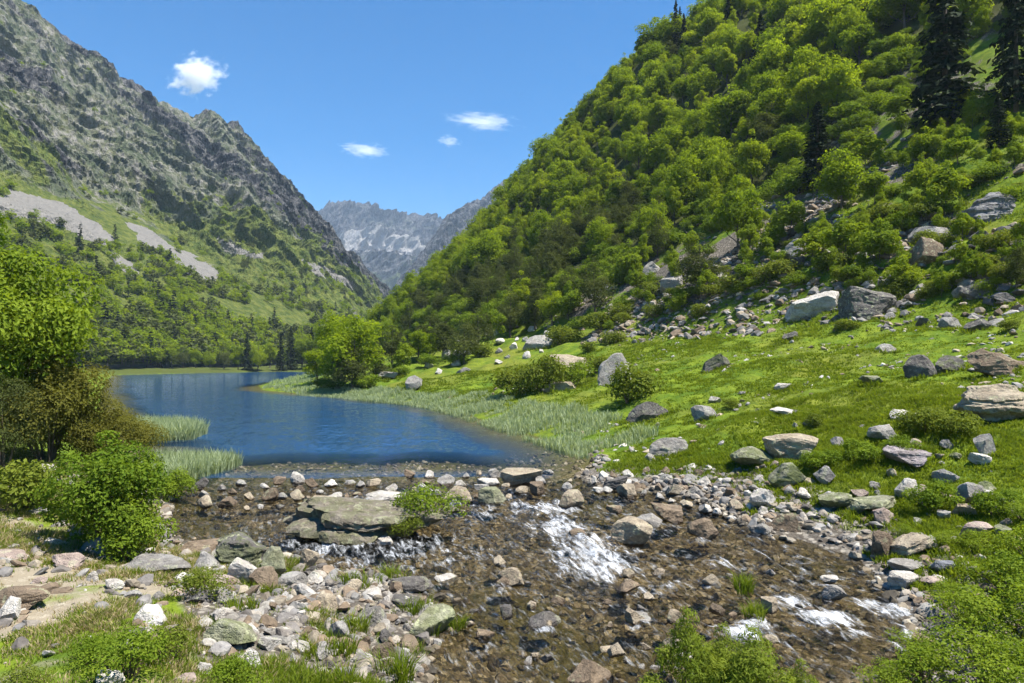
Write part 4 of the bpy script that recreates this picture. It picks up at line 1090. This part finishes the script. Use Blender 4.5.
for px, py, hp, wd, lab in [(936, 512, 30, 1., 'round dark green shrub right of the lichen rock'), (996, 516, 26, 1., 'round green shrub right of the grey boulder'), (815, 428, 15, .8, 'tiny dark bush alone in the lower meadow'), (925, 432, 24, 1.2, 'dark bush in the hollow left of the big outcrop'),
                          (955, 434, 22, 1.2, 'dark bush against the big pale outcrop'), (520, 394, 28, 1.0, 'dark round bush left of the flat-topped boulder'), (545, 392, 36, .7, 'dark narrow bush at the left end of the flat-topped boulder'), (574, 386, 24, 1.1, 'green bush growing in front of the flat-topped boulder'),
                          (628, 404, 38, .8, 'dark shrub right of the cubical boulder'), (598, 372, 16, 1.1, 'olive bush left of the cubical boulder'), (745, 460, 14, 1.2, 'low green bush beside the mossy lower boulder'), (820, 470, 20, 1.2, 'green bush right of the big peaked boulder'), (862, 462, 22, 1.2, 'green bush on the right bank below the grey block'),
                          (905, 452, 18, 1.3, 'low green bush in the meadow under the pale flat rock'), (730, 408, 10, 1., 'tiny tuft-like bush in the meadow right of the split rock'),
                          (336, 390, 14, 1.3, 'green bush at the foot of the big shore tree, left side'), (366, 388, 13, 1.4, 'green bush at the foot of the big shore tree, right side'), (322, 388, 10, 1.3, 'low bush in the shore grass left of the big shore tree'), (398, 376, 12, 1.4, 'green bush above the grey rock shelf'), (428, 366, 12, 1.3, 'green bush under the round green tree'), (455, 364, 13, 1.3, 'green bush left of the rubble field'), (482, 356, 12, 1.3, 'olive bush at the lower edge of the rubble field')]:
    spot('green' if 'green' in lab.split('bush')[0] or 'shrub' in lab and 'dark shrub' not in lab else 'low', int(px), px, py, hp, lab, None, wd)

# named trees of the right-hand slope
TREES = [
 ('broad', 738, 252, 76, .8, 'bright rounded tree at the lower edge of the forest'), ('pine', 700, 297, 66, 1., 'dark-skirted pine standing among boulders'), ('broad', 842, 214, 64, 1., 'dark rounded tree at the forest edge above the young trees'),
 ('conifer', 945, 128, 190, 1.0, 'tallest black-green conifer reaching the top of the picture'), ('conifer', 1016, 112, 170, .8, 'dark conifer at the right edge of the picture'), ('conifer', 999, 148, 54, 1.25, 'small dense dark conifer on the slope'),
 ('conifer', 818, 190, 88, 1.35, 'reddish dark conifer standing inside the leafy forest'), ('young', 630, 284, 46, .9, 'cone-shaped light green young tree at the forest foot'), ('young', 568, 320, 40, 1., 'light young tree in front of the dark pines'),
 ('young', 491, 340, 38, 1., 'light green young tree beside the pale rubble field'), ('broad', 430, 362, 36, .8, 'round green tree behind the shore meadow'), ('pine', 464, 364, 46, 1.1, 'dark pine left of the pale rubble field'),
 ('broad', 355, 386, 72, 1.05, 'big bright tree on the far right shore'), ('pine', 352, 391, 52, 1.0, 'brownish pine in front of the big shore tree'), ('broad', 332, 372, 62, .7, 'dark green tree left of the big shore tree'), ('young', 404, 372, 36, .9, 'small light tree right of the big shore tree'),
 ('young', 845, 262, 54, 1.1, 'light green young tree on the boulder slope'), ('young', 880, 264, 46, 1.1, 'yellowish young tree on the boulder slope'), ('young', 945, 212, 52, 1.1, 'young tree below the small dark conifer'), ('young', 790, 238, 46, 1.1, 'young tree right of the bright rounded tree'),
 ('young', 905, 288, 34, 1.3, 'bushy young tree in front of the pale-capped boulder'), ('young', 768, 258, 30, 1.2, 'low young tree beside the grey slope rock'), ('young', 902, 124, 40, 1.2, 'young tree left of the tallest conifer'), ('young', 984, 120, 40, 1., 'young tree right of the tallest conifer'),
 ('pine', 1016, 290, 52, .8, 'narrow dark pine at the right edge above the turf'), ('young', 918, 200, 38, 1.2, 'bushy young tree above the flat grey rock'), ('broad', 655, 250, 50, .8, 'leafy tree behind the cone-shaped young tree'), ('young', 865, 170, 44, 1.2, 'light young tree in a gap of the forest edge'),
 ('young', 958, 165, 34, 1.3, 'bush-like young tree on the slope below the tallest conifer'), ('broad', 600, 262, 46, .8, 'leafy tree above the dark pines'), ('young', 812, 262, 36, 1.3, 'bushy young tree right of the grey slope rock'), ('young', 745, 285, 26, 1.4, 'bushy young tree right of the dark-skirted pine'),
 ('young', 925, 160, 34, 1.2, 'young tree on bare ground left of the small dark conifer'), ('young', 875, 205, 40, 1.3, 'young tree right of the dark rounded tree'),
 ('slim', 318, 384, 44, 1.2, 'leafy tree at the far right shore, left of the big shore tree'), ('broad', 338, 388, 46, 1.1, 'rounded low tree overlapping the left side of the big shore tree'), ('pine', 376, 380, 40, 1.1, 'dark pine just right of the big shore tree'),
 ('pine', 392, 368, 44, 1.1, 'dark pine behind the grey rock shelf'), ('slim', 418, 362, 40, 1.1, 'leafy tree right of the small light shore tree'), ('pine', 447, 358, 44, 1.1, 'dark pine between the round green tree and the rubble field'), ('pine', 478, 352, 46, 1.1, 'dark pine at the left edge of the rubble field'),
 ('pine', 510, 338, 50, 1., 'dark pine above the pale rubble field'), ('pine', 535, 330, 52, 1., 'dark pine at the head of the rubble field'), ('slim', 552, 326, 44, 1., 'leafy tree between dark pines over the rubble field'), ('pine', 595, 314, 56, 1., 'dark pine right of the light young tree'),
 ('slim', 520, 322, 52, 1., 'bright leafy tree behind the pines of the rubble field'), ('pine', 430, 352, 46, 1., 'dark pine behind the round green tree'),
]
for i, (k, px, py, hp, wd, lab) in enumerate(TREES):
    spot(k, i, px, py, hp, lab, None, wd)
# low shrubs of the slope
SHR = [(690, 300), (715, 296), (735, 292), (752, 288), (770, 282), (785, 276), (640, 300), (622, 318), (602, 330), (580, 330), (655, 318), (925, 300), (955, 285), (985, 270), (905, 232), (970, 232), (1000, 250), (890, 300), (860, 280), (830, 270), (960, 190), (990, 180), (940, 250),
       (700, 318), (530, 330), (612, 345), (590, 352), (760, 300), (1010, 330), (845, 330), (1005, 205), (885, 222), (925, 220), (800, 285), (560, 345)]
for i, (px, py) in enumerate(SHR):
    x, y, z = at(px, py)
    L = min(LAND, key=lambda l: math.hypot(l[0] - x, l[1] - y)); dx, dy = x - L[0], y - L[1]
    rel = ('right of' if dx > 0 else 'left of') if abs(dx) > abs(dy) else ('behind' if dy > 0 else 'in front of')
    short = L[3].split(' with ')[0].split(' on ')[0].split(' at ')[0].split(' in ')[0].split(' of the ')[0]
    hp = RNG.uniform(9, 19)
    lab = f'{"taller" if hp > 14 else "low"} {"olive" if i % 3 else "green"} shrub {rel} the {short}'
    lab = ' '.join(lab.split()[:16])
    if lab in SEEN: lab = ' '.join(f'second {lab}'.split()[:16])
    SEEN[lab] = 1
    spot('low' if i % 3 else 'green', i, px, py, hp, lab, 'shrubs of the boulder slope', RNG.uniform(1., 1.5))

# more growth over the boulder slope
def slope_scrub():
    rng = np.random.default_rng(41); k = 0; put = []
    poly = [(600, 300), (660, 270), (760, 235), (850, 205), (900, 130), (960, 108), (1024, 95), (1024, 300), (900, 300), (780, 282), (700, 312), (610, 335)]
    while k < 125:
        px, py = rng.uniform(600, 1024), rng.uniform(95, 335)
        if not pip(np.array([px]), np.array([py]), poly)[0] or any(abs(px - a) < 10 and abs(py - b) < 6 for a, b in put): continue
        put.append((px, py)); k += 1
        x, y, z = at(px, py)
        L = min(LAND, key=lambda l: math.hypot(l[0] - x, l[1] - y)); dx, dy = x - L[0], y - L[1]
        rel = ('right of' if dx > 0 else 'left of') if abs(dx) > abs(dy) else ('behind' if dy > 0 else 'in front of')
        short = L[3].split(' with ')[0].split(' on ')[0].split(' at ')[0].split(' in ')[0].split(' of the ')[0].split(' above ')[0]
        key = ('low', 'green', 'young')[int(rng.choice(3, p=(.26, .26, .48)))]
        hp = rng.uniform(7, 16) if key != 'young' else rng.uniform(18, 40)
        lab = f'{"tall" if hp > 20 else ("knee-high" if hp < 11 else "waist-high")} {dict(low="olive", green="bright green", young="light green")[key]} {"bush" if key != "young" else "sapling"} {rel} the {short}'
        lab = ' '.join(lab.split()[:16])
        if lab in SEEN: lab = ' '.join(('farther ' if dy > 0 else 'nearer ').split() + lab.split()[:15])
        SEEN[lab] = 1
        spot(key, k, px, py, hp, lab, 'bushes of the boulder slope', rng.uniform(.85, 1.25) if key != 'young' else rng.uniform(.62, .9), 'bush' if key != 'young' else 'sapling', 'bush' if key != 'young' else 'tree')
slope_scrub()

# far shore
FAR = [('broad', 118, 22), ('pine', 131, 18), ('broad', 146, 24), ('conifer', 158, 26), ('broad', 172, 24), ('pine', 183, 22), ('broad', 196, 21), ('broad', 210, 20), ('pine', 224, 24), ('broad', 238, 24), ('conifer', 247, 34), ('broad', 258, 27), ('broad', 270, 25), ('conifer', 281, 34), ('conifer', 291, 40), ('broad', 302, 40), ('conifer', 312, 36), ('broad', 322, 46)]
ORD = ['first', 'second', 'third', 'fourth', 'fifth', 'sixth', 'seventh', 'eighth', 'ninth', 'tenth', 'eleventh', 'twelfth']
cnt = {}
for i, (k, px, hp) in enumerate(FAR):
    k = 'slim' if k == 'broad' else k
    d = RNG.uniform(238, 262); x = (px - HX) / F * d
    z = height(np.array([x]), np.array([d]))[0][0]
    h = KINDS[k][i % len(KINDS[k])][2]; cnt[k] = cnt.get(k, 0) + 1
    kind = dict(slim='bright leafy tree', pine='dark bushy pine', conifer='dark pointed conifer')[k]
    plant(k, i, x, d, z - .2, (hp + 4) * d / F / h, RNG.uniform(0, 6), f'{kind} on the far lake shore, {ORD[cnt[k] - 1]} such from the left', 'trees along the far shore', .9)

# the forest on the steep slope
def forest():
    rng = np.random.default_rng(21)
    C = []
    for y in np.arange(58, 320, 3.9):
        for s in np.arange(1.5, 170, 3.9):
            C.append((y + rng.uniform(-1.9, 1.9), s + rng.uniform(-1.9, 1.9)))
    C = np.array(C); y, s = C[:, 0], C[:, 1]
    x = np.interp(y, TOE_Y, TOE_X) + s / .89
    z, sd, _ = height(x, y)
    edge = np.interp(x, [-60, 0, 17, 38, 63, 90, 140], [1, 4, 15, 30, 55, 64, 82])
    px, py = project(x, y, z)
    ok = (s > edge + rng.uniform(-2, 3, len(x))) & (px > 318) & (px < 1150) & (py > -150) & (rng.uniform(0, 1, len(x)) < np.clip(.25 + (s - edge) / 16, .25, .93))
    # stay clear of the named trees
    x, y, z, s, px, py = x[ok], y[ok], z[ok], s[ok], px[ok], py[ok]
    n = len(x); r = rng.uniform(0, 1, n)
    low = s - np.interp(x, [-60, 0, 17, 38, 63, 90, 140], [1, 4, 15, 30, 55, 64, 82])
    dark = fbm(xy(x, y, .035), 3, 33) + .25 * fbm(xy(x, y, .2), 2, 34)
    kind = np.where((px < 660) & (low < 15) & (px > 400) & (dark > -.35), 1, 0)         # dark pines along the foot
    kind = np.where((kind == 0) & (rng.uniform(0, 1, n) < .52 + .6 * fbm(xy(x, y, .05), 2, 36)), 3, kind)
    kind = np.where((kind == 0) & (r < .05 * (py < 80) + .14 * (px > 985)), 2, kind)
    kind = np.where((s > 100) & (dark > .12), 2, kind)
    kind = np.where((kind == 0) & (rng.uniform(0, 1, n) < .10), 1, kind)
    h = np.where((kind == 0) | (kind == 3), 3.8 + 7.2 * rng.beta(2, 2, n), np.where(kind == 1, rng.uniform(5, 8.5, n), rng.uniform(9, 15, n)))
    size = h / y
    dense = None
    order = np.argsort(-size * ((px < 1040) & (py > -30) & (px > 330)))
    front = order[:225]
    names = {0: 'broad', 1: 'pine', 2: 'conifer', 3: 'slim'}
    lab = {3: ('yellow-green slender', ''), 0: ('green round-crowned', 'full-crowned'), 1: ('dark olive', 'bushy'), 2: ('blackish', 'pointed')}
    isfront = np.zeros(n, bool); isfront[front] = True
    rot = rng.uniform(0, 6.28, n); wd = rng.uniform(.62, 1.2, n); vi = rng.integers(0, 60, n)
    for i in front:
        k = int(kind[i]); key = names[k]; hk = KINDS[key][vi[i] % len(KINDS[key])][2]
        T = min(TREES, key=lambda t: math.hypot(t[1] - px[i], t[2] - py[i]) + 0)
        rel = 'right of' if px[i] > T[1] + 8 else ('left of' if px[i] < T[1] - 8 else 'behind')
        if py[i] < T[2] - 60: rel = 'high above'
        short = T[5].split(' standing ')[0].split(' reaching')[0].split(' at the ')[0].split(' on the ')[0].split(' in front')[0].split(' beside')[0].split(' behind')[0]
        noun = {3: 'leafy tree', 0: 'broadleaf tree', 1: 'pine', 2: 'conifer'}[k]
        sz = 'tall' if h[i] > np.median(h[kind == k]) * 1.1 else ('short' if h[i] < np.median(h[kind == k]) * .9 else 'middling')
        l = f'{sz} {lab[k][0]} {noun} of the slope forest, {rel} the {short}'
        plant(key, int(vi[i]), x[i], y[i], z[i] - .2, h[i] / hk, rot[i], ' '.join(l.split()[:16]), {3: 'slender trees of the slope forest', 0: 'broadleaf trees of the slope forest', 1: 'pines along the forest foot', 2: 'conifers in the slope forest'}[k], wd[i])
    rest = ~isfront
    # undergrowth between the trunks
    m = 1500; uy = rng.uniform(60, 260, m); us = rng.uniform(2, 60, m); ux = np.interp(uy, TOE_Y, TOE_X) + us / .89
    ue = np.interp(ux, [-60, 0, 17, 38, 63, 90, 140], [1, 4, 15, 30, 55, 64, 82]); uz = height(ux, uy)[0]; upx = HX + F * ux / uy
    q = (us > ue - 1) & (us < ue + 22) & (upx > 330) & (upx < 1100)
    x, y, z = np.append(x, ux[q]), np.append(y, uy[q]), np.append(z, uz[q] + .1); k2 = q.sum()
    kind = np.append(kind, np.full(k2, 4)); h = np.append(h, rng.uniform(1.2, 3.0, k2)); rot = np.append(rot, rng.uniform(0, 6.28, k2)); wd = np.append(wd, rng.uniform(.9, 1.4, k2)); vi = np.append(vi, rng.integers(0, 60, k2)); rest = np.append(rest, np.ones(k2, bool))
    return x[rest], y[rest], z[rest] - .2, kind[rest], h[rest], rot[rest], wd[rest], vi[rest]

def instancer(name, P, keys, kidx, scale, rot, wide):
    """The trees past counting: one object whose points carry the shared tree meshes."""
    me = bpy.data.meshes.new(name); me.vertices.add(len(P)); me.vertices.foreach_set('co', np.asarray(P, np.float32).ravel())
    for an, av, typ in (('pick', kidx.astype(np.int32), 'INT'), ('turn', rot.astype(np.float32), 'FLOAT'), ('tall', scale.astype(np.float32), 'FLOAT'), ('wide', wide.astype(np.float32), 'FLOAT')):
        a = me.attributes.new(an, typ, 'POINT'); a.data.foreach_set('value', av)
    o = link(name, me); tag(o, kind='stuff')
    ng = bpy.data.node_groups.new(name, 'GeometryNodeTree')
    ng.interface.new_socket('Geometry', in_out='INPUT', socket_type='NodeSocketGeometry'); ng.interface.new_socket('Geometry', in_out='OUTPUT', socket_type='NodeSocketGeometry')
    N, Lk = ng.nodes, ng.links
    gi, go = N.new('NodeGroupInput'), N.new('NodeGroupOutput')
    iop = N.new('GeometryNodeInstanceOnPoints'); lst = N.new('GeometryNodeGeometryToInstance')
    for a_, b_ in reversed(keys):
        jn = N.new('GeometryNodeJoinGeometry')
        for ob in (a_, b_):
            oi = N.new('GeometryNodeObjectInfo'); oi.inputs['Object'].default_value = ob; oi.transform_space = 'ORIGINAL'
            Lk.new(oi.outputs['Geometry'], jn.inputs[0])
        Lk.new(jn.outputs[0], lst.inputs[0])
    def na(nm, typ):
        q = N.new('GeometryNodeInputNamedAttribute'); q.data_type = typ; q.inputs['Name'].default_value = nm; return q.outputs[0]
    cx = N.new('ShaderNodeCombineXYZ'); Lk.new(na('turn', 'FLOAT'), cx.inputs[2])
    wm = N.new('ShaderNodeMath'); wm.operation = 'MULTIPLY'; Lk.new(na('tall', 'FLOAT'), wm.inputs[0]); Lk.new(na('wide', 'FLOAT'), wm.inputs[1])
    sx = N.new('ShaderNodeCombineXYZ'); Lk.new(wm.outputs[0], sx.inputs[0]); Lk.new(wm.outputs[0], sx.inputs[1]); Lk.new(na('tall', 'FLOAT'), sx.inputs[2])
    Lk.new(gi.outputs[0], iop.inputs['Points']); Lk.new(lst.outputs[0], iop.inputs['Instance'])
    iop.inputs['Pick Instance'].default_value = True
    Lk.new(na('pick', 'INT'), iop.inputs['Instance Index']); Lk.new(cx.outputs[0], iop.inputs['Rotation']); Lk.new(sx.outputs[0], iop.inputs['Scale'])
    Lk.new(iop.outputs[0], go.inputs[0])
    md = o.modifiers.new('trees', 'NODES'); md.node_group = ng
    return o

def source(key, i):
    """The two child objects (wood, leaves) of a standing tree of this shape, to be shared by the far wood."""
    wood, leaf, h = KINDS[key][i]
    a = next(o for o in bpy.data.objects if o.data == wood); b = next(o for o in bpy.data.objects if o.data == leaf)
    return a, b

def woods():
    x, y, z, kind, h, rot, wd, vi = forest()
    keys, base = [], {}
    for k, key in ((0, 'broad'), (1, 'pine'), (2, 'conifer'), (3, 'slim'), (4, 'green')):
        base[k] = len(keys)
        for i in range(len(KINDS[key])): keys.append(source(key, i))
    nk = {4: len(KINDS['green']), 3: len(KINDS['slim']), 0: len(KINDS['broad']), 1: len(KINDS['pine']), 2: len(KINDS['conifer'])}
    hk = {4: KINDS['green'][0][2], 3: KINDS['slim'][0][2], 0: KINDS['broad'][0][2], 1: KINDS['pine'][0][2], 2: KINDS['conifer'][0][2]}
    pick = np.array([base[k] + v % nk[k] for k, v in zip(kind, vi)]); sc_ = h / np.array([hk[k] for k in kind])
    instancer('hillside_forest', np.stack([x, y, z], 1), keys, pick, sc_, rot, wd)
    # mountain woods: scattered on the vegetated flanks of the mountain across the lake
    rng = np.random.default_rng(23)
    A, Z = MP, MZ
    n = 9000
    i = rng.integers(0, A.shape[0] - 1, n); j = (rng.uniform(0, 1, n) ** 1.3 * A.shape[1] * .66).astype(int)
    P = A[i, j]; veg = Z[i, j, 0]; scr = Z[i, j, 1]
    t = j / (A.shape[1] / 1.35)
    dn = fbm(P / 45, 3, 91)
    p = np.where(t < .09, .9, np.clip(veg * (.22 + 1.2 * dn), 0, 1)) * np.clip(1 - scr * 1.2, .03, 1) * np.where(t > .55, .45, 1)
    keep = rng.uniform(0, 1, n) < p
    P, t, dn = P[keep], t[keep], dn[keep]; n = len(P)
    r = rng.uniform(0, 1, n)
    kd = np.where(r < .66 + .3 * dn, 0, np.where(r < .955, 3, 2))                    # leafy, dark leafy, fir
    kd = np.where((kd == 0) & (r < .3), 1, kd)
    hh = np.where(kd == 2, rng.uniform(7, 13, n), rng.uniform(4, 9, n)) * np.interp(t, [0, .12, .25, .5], [1.1, .95, .7, .55])
    KS = [('scrub', 0), ('scrub', 1), ('scrubfir', 0), ('scrubdark', 0)]
    src = []
    for m, (key, idx) in enumerate(KS):           # one standing tree of each shape at the mountain's foot
        q = np.argmin(np.abs(kd - m) * 1000 + t * 100)
        plant(key, idx, *P[q], hh[q] / KINDS[key][idx][2], 0, ['leafy tree low on the mountain across the lake', 'spreading leafy tree low on the mountain across the lake', 'fir tree low on the mountain across the lake', 'dark round tree low on the mountain across the lake'][m], None, 1., 'mountain_tree', 'tree')
        src.append(source(key, idx))
    hk = np.array([KINDS[k][i_][2] for k, i_ in KS])
    instancer('mountain_woods', P, src, kd, hh / hk[kd], rng.uniform(0, 6.28, n), rng.uniform(.9, 1.3, n))
woods()

# ---------- grass, reeds ----------
def blades(name, P, hgt, wid, per, spread, mat, seed, lean=.45, kindlabel='stuff'):
    rng = np.random.default_rng(seed); n = len(P)
    B = np.repeat(P, per, 0); H = np.repeat(hgt, per) * rng.uniform(.5, 1.15, n * per); Wd = np.repeat(wid, per) * rng.uniform(.7, 1.3, n * per)
    sp = np.repeat(spread, per); m = n * per
    r = np.sqrt(rng.uniform(0, 1, m)) * sp; a = rng.uniform(0, 6.283, m)
    B = B + np.stack([r * np.cos(a), r * np.sin(a), 0 * r - .02], 1)
    a2 = a + rng.normal(size=m) * .8; ln = lean * rng.uniform(.15, 1.2, m)
    D = np.stack([np.cos(a2) * ln, np.sin(a2) * ln, np.ones(m)], 1)
    th = rng.uniform(0, 6.283, m); S = np.stack([np.cos(th), np.sin(th), 0 * th], 1)
    mid = B + D * np.array([.6, .6, 1]) * (H * .55)[:, None]; tip = B + (D * np.array([1.25, 1.25, .96])) * H[:, None]
    hw = (Wd / 2)[:, None]
    V = np.stack([B - S * hw, B + S * hw, mid + S * hw * .8, mid - S * hw * .8, tip], 1).reshape(-1, 3)
    k = np.arange(m) * 5
    Q = np.stack([k, k + 1, k + 2, k + 3], 1); T = np.stack([k + 3, k + 2, k + 4], 1)
    tint = np.clip(np.repeat(rng.uniform(0, 1, n), per) * .5 + rng.uniform(0, .5, m), 0, 1)
    me = mesh_np(name, V, Q, T, mat=mat, attrs={'tint': np.repeat(tint, 5)})
    return me

def sample_poly(rng, poly, n):
    P = np.array(poly, float)
    px = rng.uniform(P[:, 0].min(), P[:, 0].max(), n); py = rng.uniform(P[:, 1].min(), P[:, 1].max(), n)
    k = pip(px, py, poly); return px[k], py[k]

def grasses():
    rng = np.random.default_rng(31)
    # meadow and right bank
    n = 100000
    y = rng.uniform(12, 75, n); x = rng.uniform(-16, 1.05, n) * 0 + rng.uniform(-.35, .85, n) * y
    z, sd, s = height(x, y)
    nn = fbm(xy(x, y, .3), 3, 41) + .6 * fbm(xy(x, y, 1.1), 2, 44)
    p = np.where((sd > .5) & (x > np.interp(y, MID_Y, MID_X)), np.clip(.55 + .9 * nn, .06, 1), 0) * sstep(0.3, 2.5, sd) * (1 - .65 * sstep(0, 6, s))
    p *= np.where(y < 22, sstep(1.5, 4.5, sd), 1)
    k = rng.uniform(0, 1, n) < p
    x, y, z, nn = x[k], y[k], z[k], nn[k]
    hgt = (.07 + .09 * np.clip(nn + .3, 0, 1)) * np.clip(y / 35, .9, 1.5)
    a = blades('grass', np.stack([x, y, z], 1), hgt, .02 + .0009 * y, 7, .06 + .0035 * y, M['grass'], 1, .6)
    tag(link('grass', a), kind='stuff')
    n = 42000
    y = 9 + 19 * rng.uniform(0, 1, n) ** .8; x = rng.uniform(.1, .85, n) * y
    z, sd, s = height(x, y); nn = fbm(xy(x, y, .5), 3, 45)
    k = (rng.uniform(0, 1, n) < np.clip(.7 + .8 * nn, .1, 1) * sstep(.6, 2.6, sd)) & (x > np.interp(y, MID_Y, MID_X))
    x, y, z, nn = x[k], y[k], z[k], nn[k]
    a = blades('grass', np.stack([x, y, z], 1), .08 + .12 * np.clip(nn + .4, 0, 1), np.full(len(x), .022), 9, np.full(len(x), .11), M['grass'], 9, .6)
    tag(link('grass', a), kind='stuff')
    # longer grass round the foot of every rock that lies in turf
    C = []
    for xc, yc, wp, lab, rw, rd, wet in LAND:
        if wet or yc < 17 and xc < 0: continue
        m = int(10 + wp * .9); a = rng.uniform(0, 6.283, m); r = rng.uniform(.42, .66, m)
        C.append(np.stack([xc + np.cos(a) * rw * r, yc + np.sin(a) * rd * r, np.full(m, yc)], 1))
    C = np.concatenate(C); zz, sd, _ = height(C[:, 0], C[:, 1]); q = sd > .4
    a = blades('grass', np.stack([C[q, 0], C[q, 1], zz[q]], 1), rng.uniform(.12, .26, q.sum()) * np.clip(C[q, 2] / 32, .8, 2), .018 + .0008 * C[q, 2], 12, .08 + .003 * C[q, 2], M['grass'], 8, .6)
    tag(link('grass', a), kind='stuff')
    # left bank
    n = 60000
    y = 5.5 + 20 * rng.uniform(0, 1, n) ** 1.6; x = rng.uniform(-1.0, .05, n) * y
    z, sd, s = height(x, y)
    nn = fbm(xy(x, y, .35), 3, 47) + .5 * fbm(xy(x, y, 1.2), 2, 48)
    bar = (x > -.46 * y) & (x < .3) & (y < 18.5) & (y > 10.2)
    p = np.where((sd > .25) & (x < np.interp(y, MID_Y, MID_X)), np.clip(.62 + 1.5 * nn, .03, 1), 0) * np.where(bar, .05 + .6 * (nn > .22), 1)
    px, py = project(x, y, z)
    p = np.clip(np.where((px < 260) & (py > 600), p * 1.5, p), 0, 1)
    k = rng.uniform(0, 1, n) < p
    x, y, z, nn = x[k], y[k], z[k], nn[k]
    dryk = rng.uniform(0, 1, len(x)) < np.where((x / y < -.45), .42, .15)
    for sel, mt in ((~dryk, M['grass']), (dryk, M['dry'])):
        a = blades('grass', np.stack([x, y, z], 1)[sel], (.09 + .16 * np.clip(nn + .2, 0, 1))[sel], np.full(sel.sum(), .014), 16, np.full(sel.sum(), .12), mt, 2, .6)
        tag(link('grass', a), kind='stuff')
    # reeds on both shores
    R = []
    for poly, cnt_, hm in (([(128, 436), (140, 428), (190, 430), (206, 434), (190, 440), (140, 442)], 2600, .95), ([(140, 474), (150, 462), (215, 462), (240, 464), (215, 474), (170, 484)], 2600, .66)):
        px, py = sample_poly(rng, poly, cnt_)
        for a_, b_ in zip(px, py):
            q = unwater(a_, b_); R.append((q[0], q[1], -.05, hm * rng.uniform(.7, 1.1)))
    edge = [(596, 458), (570, 450), (545, 442), (500, 427), (455, 413), (420, 406), (380, 402), (345, 398), (300, 395)]
    for i in range(len(edge) - 1):
        A, B = np.array(unwater(*edge[i])), np.array(unwater(*edge[i + 1])); L = np.linalg.norm(B - A)
        nrm = np.array([B[1] - A[1], -(B[0] - A[0])]) / L
        if nrm[0] < 0: nrm = -nrm
        m = int(L * 130)
        t = rng.uniform(0, 1, m); wdt = 4.2 if i > 1 else 3.0; o_ = rng.uniform(-.6, wdt, m)
        q = A + (B - A) * t[:, None] + nrm * o_[:, None]
        zz, sd, s = height(q[:, 0], q[:, 1])
        cl = fbm(xy(q[:, 0], q[:, 1], .5), 2, 52)
        for (u, v), z_, c in zip(q[cl > -.35], zz[cl > -.35], cl[cl > -.35]): R.append((u, v, max(z_, -.1), (.38 + .35 * max(c, -.3)) * rng.uniform(.7, 1.2)))
    # the spit
    px, py = sample_poly(rng, [(262, 389), (280, 383), (320, 378), (345, 388), (345, 397), (300, 394)], 2600)
    for a_, b_ in zip(px, py):
        q = unwater(a_, b_); R.append((q[0], q[1], max(height(np.array([q[0]]), np.array([q[1]]))[0][0], -.1), .45 * rng.uniform(.6, 1.2)))
    R = np.array(R)
    a = blades('reeds', R[:, :3], R[:, 3], .018 + .0007 * R[:, 1], 6, .10 + .0012 * R[:, 1], M['reed'], 3, .32)
    tag(link('reeds', a), kind='stuff')
    # tufts standing alone on the cobbles
    T = [(336, 655, 22, 'grass tuft on the cobble bar right of the pebbles'), (358, 632, 20, 'grass tuft on the cobble bar above the other tufts'), (404, 684, 40, 'tall grass tuft at the bottom edge beside the brown shallows'), (352, 584, 16, 'small yellowish tuft among cobbles near the stream'),
         (391, 580, 18, 'small tuft beside the dark wet ledge'), (420, 612, 16, 'grass tuft behind the pale mossy pointed boulder'), (450, 632, 18, 'grass tuft on the flank of the pale mossy pointed boulder'), (300, 690, 22, 'grass tuft at the bottom edge below the pebbles'), (240, 610, 16, 'grass tuft behind the mossy tan block'), (745, 590, 18, 'green tuft on a stone in the right rapids'), (757, 616, 16, 'green tuft beside the lower white water'), (340, 690, 30, 'dense grass tuft at the bottom edge left of the tall one')]
    for i, (px, py, hp, lab) in enumerate(T):
        x, y, z = ground_at(px, py); h = hp * y / F
        pts = np.random.default_rng(i).normal(size=(9, 3)) * np.array([.16, .12, 0])
        me = blades('grass_tuft', pts, np.full(9, h), np.full(9, .016), 22, np.full(9, .09), M['grass'], 60 + i, .6)
        o = link('grass_tuft', me, loc=(x, y, max(z, W(x, y)))); tag(o, lab, 'grass tuft')
grasses()

# ---------- the air between here and the far mountains ----------
def build_haze():
    bm = bmesh.new(); bmesh.ops.create_cube(bm, size=1)
    me = bpy.data.meshes.new('haze'); bm.to_mesh(me); bm.free()
    o = link('haze', me); o.scale = (26000, 9400, 1010); o.location = (0, 4660, 1010 / 2 - 60)
    g = NG('thin_air'); v = g.n('ShaderNodeVolumePrincipled'); v.inputs['Color'].default_value = (.62, .78, 1., 1); v.inputs['Density'].default_value = .000105
    v.inputs['Anisotropy'].default_value = .0
    g.t.links.new(v.outputs[0], g.out.inputs['Volume']); me.materials.append(g.m)
    tag(o, kind='stuff')
build_haze()
